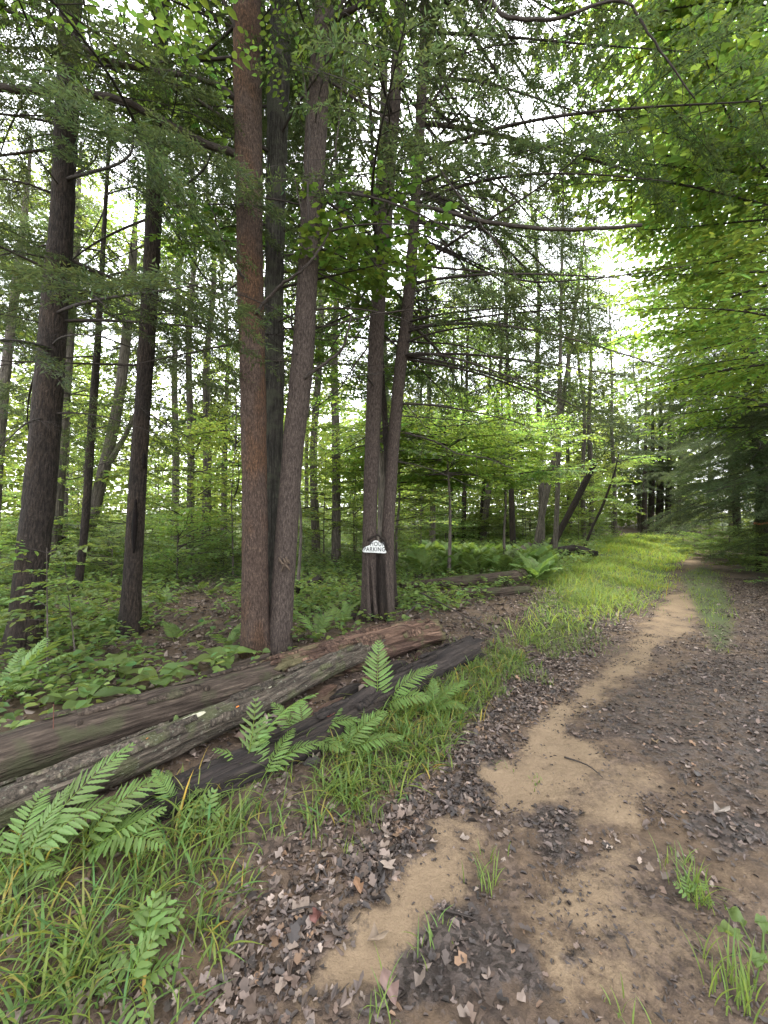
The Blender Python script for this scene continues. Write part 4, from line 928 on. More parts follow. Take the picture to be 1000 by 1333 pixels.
lC = log('blackened wet log half sunk in the front of the pile', [(120, 1088, -.10), (230, 1050, -.09), (330, 1008, -.08), (420, 966, -.07), (500, 918, -.05), (560, 884, -.04), (618, 856, -.02)], [22, 27, 26, 23, 20, 18, 15], 'log_wet', rough=.03, seed=4, knots=1)
slabs(lB, 22, 'log_lichen', 14, .014)
slabs(lC, 16, 'log_wet', 15, .016)
lD = log('thin grey branch-like log lying behind the dark log', [(135, 926, 0), (200, 911, 0), (280, 886, 0), (350, 864, 0)], [5, 7, 8, 7], 'log_dark', rough=.012, seed=5, knots=1)
lE = log('weathered log on the pile beyond the sign tree, upper one', [(522, 774, .12), (590, 770, .12), (650, 766, .12), (682, 762, .12)], [4, 6, 7, 8], 'log_dark', rough=.02, seed=6)
lF = log('weathered log on the pile beyond the sign tree, lower one', [(520, 784, 0), (600, 779, 0), (690, 772, 0)], [5, 6, 5], 'log_dark', rough=.02, seed=7)
lG = log('dark rotting log in the thicket behind the red-brown trunk', [(278, 736, .1), (310, 730, .1), (345, 733, .1)], [5, 6, 5], 'log_wet', rough=.03, seed=8)
lH = log('mossy log slanting among ferns below the leaning pole', [(640, 744, .1), (672, 732, .2), (690, 722, .3)], [5, 5, 4], 'log_lichen', rough=.02, seed=9)
lI = log('dark log at the foot of the leaning pole', [(722, 728, .1), (750, 726, .1), (778, 728, .1)], [6, 7, 4], 'log_wet', rough=.03, seed=10)
lJ = log('short dark log with a jagged end behind the grey-brown trunk', [(376, 776, 0), (400, 770, .05), (414, 766, .12)], [6, 5, 5], 'log_wet', rough=.02, seed=11)
rch = np.random.default_rng(88)
for i, (px, py, L_, w_) in enumerate(((360, 962, .26, .05), (398, 945, .30, .06), (432, 925, .24, .05), (452, 905, .34, .06), (470, 920, .2, .04), (488, 890, .26, .05), (515, 872, .24, .06), (545, 858, .22, .05), (420, 905, .3, .04), (330, 985, .22, .05))):
    p = gp(px, py); a = math.radians(42 + rch.normal(0, 18)); dr = np.array([math.cos(a), math.sin(a), rch.normal(0, .12)]); n_ = 14; q = np.linspace(-.5, .5, n_)
    C = p + dr * q[:, None] * L_ + [0, 0, w_ * .35]; V, Q, T, bk, N = tube(C, w_ * (1 - 1.5 * q ** 2), 14, True); m = len(N); V[:m] += N * (.035 * fbm(bk[:m, 0] * 20 + i * 4, bk[:m, 1] * 20, bk[:m, 2] * 5, 3))[:, None]
    g = G(); g.add(V - p, Q, T, (1, 1, 1), 0, bk + i); tag(g.obj('rotten_wood', 'log_rotten' if i % 3 else 'log_wet', None, p), 'crumbling chunk of reddish rotten wood in the gap between the logs', 'wood chunk', 'rotten chunks between the logs')
def on_log(l, f, ang, lift=0.0):
    C, R = l[2], l[3]; j = int(f * (len(C) - 1)); ax = unit(C[min(j + 1, len(C) - 1)] - C[j - 1]); sd = unit(np.cross(ax, [0, 0, 1.])); nn = np.cross(sd, ax)
    n = nn * math.cos(ang) + sd * math.sin(ang); return C[j] + n * (R[j] + lift), n, ax
def blob(name, label, cat, l, f, ang, size, mat, seed):  # bracket fungus or moss cushion on a log
    p, n, ax = on_log(l, f, ang); r = np.random.default_rng(seed); g = G(); tq = np.cross(n, ax)
    k = 36; a = np.arange(k) * TAU / k; ir = 1 + .55 * fbm(np.cos(a) * 2.2 + seed * 5, np.sin(a) * 2.2, 0, 3); rings = []
    for q, hh in ((1, -.014), (.96, .004), (.75, .009), (.5, .011), (.25, .012)):
        lump = 1 + .7 * fbm(np.cos(a) * q * 5 + seed, np.sin(a) * q * 5, 3., 2)
        rings.append(np.array([ax * math.cos(e) * size[0] * q * w_ + tq * math.sin(e) * size[1] * q * w_ + n * (hh * size[2] * l_ - (math.sin(e) * size[1] * q * w_) ** 2 / (2 * .1)) for e, w_, l_ in zip(a, ir, lump)]))
    V = np.concatenate(rings + [np.array([n * .012 * size[2]])]); j = np.arange(k); j2 = (j + 1) % k
    Q = np.concatenate([np.stack([j + i * k, j2 + i * k, j2 + (i + 1) * k, j + (i + 1) * k], -1) for i in range(4)]); T = np.stack([j + 4 * k, j2 + 4 * k, np.full(k, 5 * k)], -1)
    g.add(V, Q, T); o = g.obj(name, mat, None, p); return tag(o, label, cat)
blob('crust_fungus', 'cream crust fungus patch on the thinner log beside the big fern', 'fungus', lB, .335, .25, (.085, .028, 1), 'fungus_cream', 1)
blob('crust_fungus', 'small pale crust fungus spot higher up the thinner log', 'fungus', lB, .50, .3, (.035, .014, 1), 'fungus_cream', 2)
blob('orange_fungus', 'tiny bright orange fungus on the thinner log above the fern tips', 'fungus', lB, .42, .9, (.012, .010, 1), 'fungus_orange', 3)
blob('orange_fungus', 'small orange fungus specks on the thinner log near the frame edge', 'fungus', lB, .26, .5, (.014, .007, 1), 'fungus_orange', 4)
blob('moss_cushion', 'olive moss cushion on top of the reddish rotten log', 'moss', lA2, .35, .1, (.07, .045, 1.4), 'moss_cushion', 5)

# ------------------------------------------------------------------ ferns and herbs
def pinna(L, W, lobes, r):
    n = lobes * 2 + 1; u = np.linspace(0, 1, n); wv = np.sin(np.pi * np.clip(.12 + .86 * u, 0, 1)) ** .65 * (1 - .35 * u) * np.where(np.arange(n) % 2, 1.0, .72); wv[-1] = .02
    m = np.stack([u * L, 0 * u, -.10 * L * u ** 2], 1); l = m + np.stack([.10 * W + 0 * u, -wv * W * .5, .10 * wv * W], 1); q = m + np.stack([.10 * W + 0 * u, wv * W * .5, .10 * wv * W], 1)
    V = np.concatenate([m, l, q]); i = np.arange(n - 1)
    return V, np.concatenate([np.stack([i, i + n, i + n + 1, i + 1], -1), np.stack([i, i + 1, i + 1 + 2 * n, i + 2 * n], -1)])
FRX = {}
def frond(L, pairs, pl, pw, seed, lobes=5, arch=.35, stalk=.18, gap=1.0, base_w=.7):
    r = np.random.default_rng(seed); g = G(); s = np.linspace(0, 1, 16)
    P = np.stack([s * L * (1 - .12 * s), .05 * L * np.sin(s * 2 + seed), arch * L * (s - 1.15 * s ** 2)], 1)
    tub(g, P, .0032 * (1 - s * .85), 4, 0, (1.3, 1.2, .7)); ra = G(); tub(ra, P, .0032 * (1 - s * .85), 4, 0, (1.3, 1.2, .7)); pieces = []; Tn = unit(np.gradient(P, axis=0))
    for i in range(pairs):
        f = stalk + (1 - stalk) * (i + .5) / pairs; u = (f - stalk) / (1 - stalk); c = np.array([np.interp(f, s, P[:, k]) for k in range(3)]); t = np.array([np.interp(f, s, Tn[:, k]) for k in range(3)]); t = unit(t)
        ln = pl * (base_w + (1 - base_w) * min(u / .3, 1)) * (1 - u) ** .62 * 1.1 + pl * .06
        for sg in (-1, 1):
            sd = unit(np.cross(t, [0, 0, 1.])) * sg; up = np.cross(sd, t) * sg; a = math.radians(r.uniform(18, 30) + 25 * u)
            dr = unit(sd * math.cos(a) + t * math.sin(a) + up * r.uniform(-.22, .02)); V, Q = pinna(ln * r.uniform(.92, 1.06), pw * (.55 + .45 * ln / pl), lobes, r); b = unit(np.cross(up, dr)); pieces.append((c, dr, b, np.cross(dr, b), ln, pw * (.55 + .45 * ln / pl)))
            g.add(c + V[:, :1] * dr + V[:, 1:2] * b + V[:, 2:] * up, Q, None, tint(1, .85, 1.15, .06, r)[0], 0)
    me = g.mesh('frond', ['fern_leaf']); pg = G(); V, Q = pinna(1.0, 1.0, lobes, r); V[:, 2] *= [.7 if abs(v) < 1e-6 else .7 for v in V[:, 1]]; pg.add(V * [1, 1, .6], Q)
    FRX[me.name] = (ra.mesh('frond', ['fern_leaf']), pg.mesh('leaflet', ['fern_leaf']), pieces); return me
FR = [frond(.62, 17, .15, .030, 1), frond(.66, 19, .14, .026, 2, arch=.25), frond(.55, 16, .15, .030, 3, arch=.5), frond(.5, 15, .12, .026, 4, arch=.2)]
FL = [frond(.8, 20, .20, .055, 5, 7, .45), frond(.75, 18, .19, .05, 6, 7, .3)]       # lacy bank ferns
PN = [frond(.26, 5, .10, .036, 7, 2, .25, .25), frond(.22, 4, .10, .034, 8, 2, .4, .3)]   # pinnate seedling leaves
HB = [frond(.30, 7, .085, .022, 9, 2, .3, .2), frond(.34, 8, .085, .02, 10, 2, .15, .2)]
def fern(name, label, cat, p, fronds, datas, sc=1.0, group=None, seed=0, pieces=False):
    """fronds: (yaw degrees, rise degrees, size)"""
    r = np.random.default_rng(seed); t = thing(name, label, cat, p, group)
    for i, (yaw, rise, s) in enumerate(fronds):
        me = datas[(i + seed) % len(datas)]; rot = (r.normal(0, .15), -math.radians(rise), math.radians(yaw))
        if not pieces: link('frond', me, t, (0, 0, .01), rot, s * sc); continue
        ra, pm, pc = FRX[me.name]; f = link('frond', ra, t, (0, 0, .01), rot, s * sc)
        for c, dr, b, up, ln, wd in pc:
            o = link('leaflet', pm, f)
            o.matrix_local = Matrix.Translation(c.tolist()) @ Matrix(np.stack([dr, b, up], 1).tolist()).to_4x4() @ Matrix.Diagonal((ln * r.uniform(.92, 1.06), wd, ln, 1))
    return t
def pk(px, py, dz=0.0): p = gp(px, py); p[2] += dz - .01; return p
fern('fern', 'large fern with long glossy fronds in front of the logs at the frame edge', 'fern', pk(20, 1140), [(58, 40, .95), (36, 30, .85), (-20, 22, .7), (110, 40, .6), (170, 28, .7), (-75, 18, .55), (80, 48, .7)], FR, seed=1, pieces=True)
fern('fern', 'fern spreading broad arching fronds over grass beside the large edge fern', 'fern', pk(95, 1120), [(44, 36, .85), (14, 26, .9), (-8, 18, .8), (150, 16, .5)], FR, seed=2, pieces=True)
fern('fern', 'tall fern standing at the frame edge behind the dark log', 'fern', pk(2, 915), [(62, 60, 1.2), (30, 52, 1.25), (8, 40, 1.1), (-20, 30, .9), (110, 55, 1.0)], FR, seed=3)
fern('fern', 'fern in the middle with one upright and two arching fronds over the wet log', 'fern', pk(497, 925), [(100, 78, .95), (8, 40, .95), (-14, 26, .85)], FR, seed=4, pieces=True)
fern('fern', 'pale fern draped over the wet log in the middle of the pile', 'fern', pk(395, 968), [(150, 34, .62), (115, 45, .6), (40, 28, .75), (10, 20, .75), (-30, 12, .6)], FR, seed=5, pieces=True)
fern('fern', 'young fern with ragged leaves between the thinner log and the wet log', 'fern', pk(318, 1010, .05), [(60, 55, 1.1), (85, 70, 1.2), (30, 40, 1.0), (200, 40, .8)], HB + FR[:1], seed=6)
fern('fern', 'single short fern frond poking up before the dark log', 'fern', pk(225, 985, .10), [(100, 75, .32), (60, 60, .24)], FR, seed=7)
fern('fern', 'low fern sprig against the blackened log', 'fern', pk(232, 1058, .02), [(165, 50, .42), (140, 35, .36), (20, 35, .3)], FR, seed=8)
fern('fern', 'fern clump at the foot of the sign tree beside the leaning trunk', 'fern', pk(415, 832), [(20, 50, .9), (60, 55, .9), (110, 50, .8), (160, 45, .9), (200, 40, .8), (-30, 35, .8), (-80, 30, .7)], FR, seed=9)
fern('fern', 'fern at the foot of the sign tree, nearer its stems', 'fern', pk(447, 815), [(40, 55, .8), (90, 60, .8), (140, 50, .7), (190, 45, .7), (-60, 35, .7)], FR, seed=10)
for i, (px, py, lb, ds, fr) in enumerate([
    (165, 1300, 'bright yellow-green compound-leaved seedling at the bottom edge', PN, [(20, 25, 1.2), (80, 55, 1.3), (150, 30, 1.1), (-40, 12, 1.1), (50, 60, 1.2)]),
    (190, 1245, 'taller compound-leaved seedling behind the yellow-green one', PN, [(60, 60, 1.4), (20, 45, 1.2), (120, 45, 1.2), (90, 70, 1.3)]),
    (88, 1290, 'tiny seedling with four leaves beside the bottom seedlings', PN, [(0, 20, .6), (120, 20, .6), (240, 20, .6)]),
    (262, 1080, 'pale compound herb in the grass below the wet log', PN, [(10, 45, 1.2), (70, 60, 1.2), (130, 55, 1.1), (200, 40, 1.0), (-40, 30, 1.0)]),
    (85, 1035, 'rough-leaved herb with a tall flower stalk before the dark log', HB, [(20, 45, .9), (70, 50, .9), (130, 45, .9), (180, 40, .9), (-30, 25, .7)]),
    (325, 1000, 'pale leafy herb reaching over the thinner log', HB, [(60, 60, 1.0), (100, 65, 1.0), (20, 40, .8)]),
    (905, 1175, 'small leafy weed growing in the middle of the muddy rut', PN, [(30, 40, .7), (100, 50, .7), (160, 40, .7), (-30, 30, .6)])]):
    fern('seedling', lb, 'plant', pk(px, py), fr, ds, .58, seed=20 + i, pieces=True)
fern('fern', 'arching fern before the thinner log, left of the pale draped fern', 'fern', pk(335, 1022), [(55, 40, .75), (22, 26, .75), (105, 50, .6), (160, 30, .5)], FR, seed=31, pieces=True)
fern('fern', 'low fern in the grass below the wet log, right of the pale draped fern', 'fern', pk(448, 985), [(30, 36, .7), (0, 22, .7), (140, 30, .6), (80, 45, .55)], FR, seed=32, pieces=True)
fern('fern', 'fern beside the end of the wet log near the track', 'fern', pk(560, 925), [(20, 32, .7), (-20, 18, .65), (75, 48, .6)], FR, seed=33, pieces=True)
# lush fern bank in the light beyond the far log pile
r = np.random.default_rng(77)
for i in range(64):
    px, py = r.uniform(540, 722), r.uniform(722, 765)
    if py > 752 and px < 690: py = r.uniform(724, 745)
    fern('fern', 'light green lacy fern in the sunny bank beyond the far log pile', 'fern', pk(px, py), [(r.uniform(0, 360), r.uniform(35, 65), r.uniform(.9, 1.3)) for _ in range(6)], FL, 1.0, 'ferns in the sunny bank', seed=100 + i)
for i in range(22):
    px, py = r.uniform(-40, 300), r.uniform(770, 850)
    fern('fern', 'small fern scattered on the shaded floor behind the dark trunks', 'fern', pk(px, py), [(r.uniform(0, 360), r.uniform(25, 55), r.uniform(.5, .9)) for _ in range(5)], FR, .9, 'ferns on the shaded floor', seed=200 + i)

# broad-leaved plants behind the pile
def broad(label, p, leaves, seed):
    r = np.random.default_rng(seed); t = thing('broadleaf_plant', label, 'plant', p)
    for (yaw, L, W, rise) in leaves:
        g = G(); n = 9; u = np.linspace(0, 1, n); wv = np.sin(np.pi * np.clip(.06 + .92 * u, 0, 1)) ** .55 * (1 - .3 * u); wv[-1] = .02
        x = u * L; cz = rise * L * (u - .9 * u ** 2); rows = []
        for vv in (-1, -.5, 0, .5, 1): rows.append(np.stack([x - .08 * L * abs(vv), vv * wv * W * .5, cz + .12 * W * abs(vv) * wv + .012 * np.sin(9 * u + 3 * vv + seed)], 1))
        V = np.concatenate(rows) + [.06, 0, .10]; i = np.arange(n - 1); Q = np.concatenate([np.stack([i + k * n, i + 1 + k * n, i + 1 + (k + 1) * n, i + (k + 1) * n], -1) for k in range(4)])
        g.add(V, Q, None, tint(1, .85, 1.1, .05, r)[0]); tub(g, np.array([[0, 0, -.02], [.03, 0, .06], [.07, 0, .10]]), [.005, .004, .003], 4)
        o = g.obj('leaf', 'herb_leaf', t); o.rotation_euler = (0, 0, math.radians(yaw))
    return t
broad('broad-leaved plant at the foot of the red-brown trunk', pk(290, 868), [(20, .30, .2, .5), (80, .26, .18, .6), (150, .28, .2, .5), (220, .3, .2, .3), (300, .28, .2, .3)], 1)
broad('broad-leaved plant behind the middle of the dark log', pk(205, 895), [(0, .3, .2, .4), (60, .3, .2, .5), (170, .32, .2, .4), (230, .25, .16, .3), (310, .25, .2, .3)], 2)
broad('broad-leaved plant behind the dark log near the frame edge', pk(110, 925), [(10, .3, .22, .4), (110, .3, .2, .5), (200, .28, .2, .4), (290, .25, .2, .3)], 3)
broad('broad-leaved plant further back toward the dark split trunk', pk(150, 880), [(40, .3, .2, .4), (120, .3, .2, .4), (200, .3, .2, .4), (320, .3, .2, .3)], 4)
broad('round-leaved weed at the bottom corner of the track', pk(992, 1260), [(100, .07, .06, .5), (160, .07, .06, .4), (220, .06, .06, .5), (40, .06, .06, .5)], 5)

# leafy sapling at the left edge
def edge_sapling(label, px, py, h, seed, n, leafs, lean):
    p = pk(px, py); ax = [[p[0] + lean[0] * e, p[1] + lean[1] * e, p[2] + h * e, .009 * (1 - .7 * e)] for e in np.linspace(0, 1, 5)]
    t, b = near_tree('sapling', label, 'sapling', ax, 'bark_far', 8, seed=seed, flare=.1, rough=.001, ring=.1)
    boughs(t, b, ax, rr_(p[2] + h * .35, p[2] + h * .99, n, seed), leafs, None, (-.1, .35), (.22, .42), r=np.random.default_rng(seed))
BIGL = [leafy_bough(1.5, 90 + i, .22, .8, LEAF6, .55, .1, .2).mesh('bough', ['branch_bark', 'herb_leaf']) for i in range(2)]
edge_sapling('leafy sapling in front of the thick dark conifer', 62, 880, 1.25, 1, 9, BIGL, (.05, -.1))
edge_sapling('spindly sapling beside the thick dark conifer trunk', 100, 868, 1.1, 2, 7, BIGL, (-.15, 0))
edge_sapling('leafy sapling cut off by the frame edge', -5, 850, 1.5, 3, 10, BIGL, (.1, -.1))

# ------------------------------------------------------------------ sticks lying about
for i, (lb, pts, r0) in enumerate([
    ('long thin stick angled over the rotten end of the log', [(545, 790, .25), (590, 808, .15), (650, 832, .03)], .014),
    ('dark broken stick propped at the foot of the sign tree', [(472, 768, .35), (482, 790, .18), (488, 806, .02)], .016),
    ('bent branch among the debris by the rotten log end', [(520, 812, .03), (545, 800, .12), (580, 806, .05)], .018),
    ('thin stick lying in the middle of the track', [(735, 988, .01), (765, 1000, .015), (785, 1015, .01)], .006),
    ('short dark stick on the wet leaves by the near rut', [(575, 1188, .01), (600, 1195, .012), (622, 1202, .01)], .006),
    ('curved twig on the pale leaves below the grass', [(372, 1192, .01), (410, 1192, .03), (445, 1215, .01)], .004),
    ('stick lying at the shaded edge of the track', [(975, 755, .03), (990, 760, .05), (1010, 768, .03)], .02)]):
    P = np.array([gp(a, b) + [0, 0, z + r0 * .6] for a, b, z in pts]); g = G(); C = smooth_path(P, 14); tub(g, C - P[0], r0 * np.linspace(1, .5, 14), 7, 0, (1, 1, 1), True)
    tag(g.obj('stick', 'branch_bark', None, P[0]), lb, 'stick')
tag(link('leaf_stalk', (lambda g: (tub(g, np.array([[0, 0, 0], [.01, 0, .2], [0, .01, .42]]), [.004, .003, .002], 5, 0, (2.2, 1.2, 1.0), True), g.mesh('leaf_stalk', 'branch_bark'))[1])(G()), None, pk(66, 1010)), 'bare reddish flower stalk rising before the dark log', 'stalk')

# ------------------------------------------------------------------ leaf litter
def scatter_px(n, x0, x1, y0, y1, seed):        # points spread over a world rectangle
    r = np.random.default_rng(seed); return r.uniform(x0, x1, n), r.uniform(y0, y1, n), r
def litter():
    g = G(); r = np.random.default_rng(3)
    def put(x, y, size, pal, flatness, lift=.006, simple=False):
        n = len(x); z = height(x, y) + lift; a = r.uniform(0, TAU, n); d_ = np.stack([np.cos(a), np.sin(a), r.normal(0, flatness, n)], 1)
        nr = np.array([0, 0, 1.]) + r.normal(0, flatness, (n, 3)); nr[:, 2] = np.where(r.random(n) < .35, -1, 1) * np.abs(nr[:, 2])
        pal = np.array(pal); c = pal[r.integers(len(pal), size=n)] * r.uniform(.6, 1.25, (n, 1)); L_ = size * np.clip(np.exp(r.normal(-.15, .34, n)), .4, 1.8)
        kk = (r.random(n) < .5) & (not simple)
        curl = (LITTER[0] * [1, 1, 1.7] + np.array([[0, 0, .04 * math.sin(5 * i)] for i in range(10)]), LITTER[1])
        pos = np.stack([x, y, z], 1); W_ = L_ * r.uniform(.4, .9, n); fold = (LEAF6[0] * [1, 1, 2.4], LEAF6[1])
        k2 = ~kk & (r.random(n) < .5) & (not simple); k3 = ~kk & ~k2
        place(g, LITTER, pos[kk], d_[kk], nr[kk], L_[kk], W_[kk], c[kk]); place(g, curl, pos[k2], d_[k2], nr[k2], L_[k2], W_[k2], c[k2]); place(g, fold, pos[k3], d_[k3], nr[k3], L_[k3] * 1.1, W_[k3] * .8, c[k3])
    DRY = [(.30, .235, .19), (.20, .145, .115), (.25, .19, .155), (.15, .10, .075), (.11, .074, .055), (.18, .135, .115), (.09, .062, .048), (.20, .12, .07)]
    DARK = [(.048, .036, .030), (.066, .050, .043), (.088, .066, .055), (.034, .026, .022)]
    MIX = [(.085, .058, .043), (.06, .042, .032), (.12, .082, .06), (.045, .034, .028), (.18, .135, .105)]
    # strip of dry leaves between grass bank and sand
    n = 24000; s = r.uniform(-.5, 11, n); t = r.normal(-1.22, .20, n); x = (s * .6 + (t + track_shift(s)) * .8); y = s * .8 - (t + track_shift(s)) * .6
    sa, we, gr = zones(x, y); ok = (sa < .35 + .2 * r.random(n)) & (y > .3); x, y, we = x[ok], y[ok], we[ok]; k = we > r.random(len(we)) * .9
    put(x[~k], y[~k], .036, DRY + MIX + MIX + DARK, .26); put(x[k], y[k], .040, DARK, .22)
    k = r.integers(len(x), size=900); put(x[k], y[k], .052, DRY + MIX, .16, .012)
    # the track itself
    n = 66000; s = r.uniform(-.5, 15, n); t = r.uniform(-1.3, 3.0, n); x = (s * .6 + (t + track_shift(s)) * .8); y = s * .8 - (t + track_shift(s)) * .6
    sa, we, gr = zones(x, y); cl = fbm(x * 2.2, y * 2.2, 8., 3)
    rightside = sstep(.2, 1.2, t) * sstep(2.2, 3.6, s)
    pr = .14 + .85 * rightside + .75 * cl * (1 - sa) - .65 * sa + .25 * sstep(5, 8, s); ok = (r.random(n) < pr) & (we < .4) & (y > .3)
    put(x[ok], y[ok], .036, MIX + DRY[:4] + MIX + DARK[:2], .2)
    ok = (we > .25 + .45 * r.random(n)) & (y > .3); put(x[ok], y[ok], .034, DARK + MIX + DRY[3:], .20)
    # crumbs of dark leaf everywhere on the sand
    n = 60000; s = r.uniform(-.5, 7, n); t = r.uniform(-1.3, 3.0, n); x = (s * .6 + (t + track_shift(s)) * .8); y = s * .8 - (t + track_shift(s)) * .6
    sa, we, gr = zones(x, y); ok = (r.random(n) < .12 + .88 * sstep(-.05, .35, fbm(x * 4, y * 4, 3., 3))) & (y > .3) & (r.random(n) > .55 * sa)
    put(x[ok], y[ok], .018, DARK + MIX[:3], .22, .004, True)
    n = 15000; s = r.uniform(-.3, 9, n); t = r.uniform(-2.6, -1.35, n); x = (s * .6 + (t + track_shift(s)) * .8); y = s * .8 - (t + track_shift(s)) * .6
    ok = (r.random(n) < .35 + .9 * fbm(x * 3, y * 3, 7., 3)) & (y > .3); put(x[ok], y[ok], .030, MIX + MIX + DRY[2:], .25, .006, True)
    # forest floor behind the pile
    n = 21000; x = r.uniform(-9, 3.5, n); y = r.uniform(2.2, 11, n); s, t = st(x, y); tt = t - track_shift(s); ok = tt < -1.5; put(x[ok], y[ok], .06, MIX + DRY[:4] + MIX, .30, .012)
    tag(g.obj('leaf_litter', 'litter'), 'brown and grey fallen leaves strewn over track and floor', 'leaf litter', kind='stuff')
litter()
# larger single leaves that catch the eye
for i, (px, py, L_, c, lb) in enumerate([(930, 1062, .13, (.36, .30, .25), 'large pale fallen leaf in the middle of the track'), (470, 1168, .09, (.30, .16, .08), 'tan fallen leaf at the edge of the near sand'),
                                         (418, 1192, .10, (.17, .06, .045), 'reddish fallen leaf among pale leaves'), (478, 1230, .12, (.30, .22, .15), 'big curled leaf on the near sand'), (515, 1315, .13, (.27, .17, .14), 'pinkish curled leaf at the bottom edge of the sand'),
                                         (852, 967, .09, (.34, .23, .12), 'yellow-tan leaf on the far litter'), (420, 958, .12, (.22, .06, .035), 'rusty red curled leaf on the wet log')]):
    L_ *= .72; c = tuple(v * .75 for v in c); g = G(); place(g, (LITTER[0] * [1, 1, 2.2], LITTER[1]), np.zeros((1, 3)), np.array([[math.cos(i * 2.1), math.sin(i * 2.1), .1]]), np.array([[.1, .1, 1.]]), L_, L_ * .7, np.array([c]))
    me = g.mesh('fallen_leaf', 'litter'); o = link('fallen_leaf', me, None, gp(px, py) + [0, 0, .015 if i < 6 else .12]); tag(o, lb, 'leaf')
    md = o.modifiers.new('s', 'SOLIDIFY'); md.thickness = .002

# ------------------------------------------------------------------ grass
def blades(g, x, y, z, L, W, lean, col, r, seg=4, bend=.9):
    n = len(x); a = r.uniform(0, TAU, n); dx, dy = np.cos(a), np.sin(a); u = np.linspace(0, 1, seg + 1)
    L = np.broadcast_to(L, (n,)); W = np.broadcast_to(W, (n,)); k = lean * r.uniform(.4, 1.3, n)
    hx = (np.outer(k, u) * .35 + np.outer(k * bend, u ** 2) * .75) * L[:, None]; hz = (u[None] - np.outer(np.minimum(k, 1.2), u ** 2.2) * .52) * L[:, None]
    cx, cy_, cz = x[:, None] + dx[:, None] * hx, y[:, None] + dy[:, None] * hx, z[:, None] + hz
    wv = W[:, None] * (np.clip(.55 + 1.4 * u, 0, 1) * (1 - u ** 2.2) + .02)[None] * .5
    l = np.stack([cx - dy[:, None] * wv, cy_ + dx[:, None] * wv, cz], -1); q = np.stack([cx + dy[:, None] * wv, cy_ - dx[:, None] * wv, cz], -1)
    V = np.stack([l, q], 2).reshape(-1, 3); m = 2 * (seg + 1); i = np.arange(seg) * 2; f = np.stack([i, i + 1, i + 3, i + 2], -1)
    Q = (f[None] + (np.arange(n) * m)[:, None, None]).reshape(-1, 4); g.add(V, Q, None, np.repeat(col, m, 0))
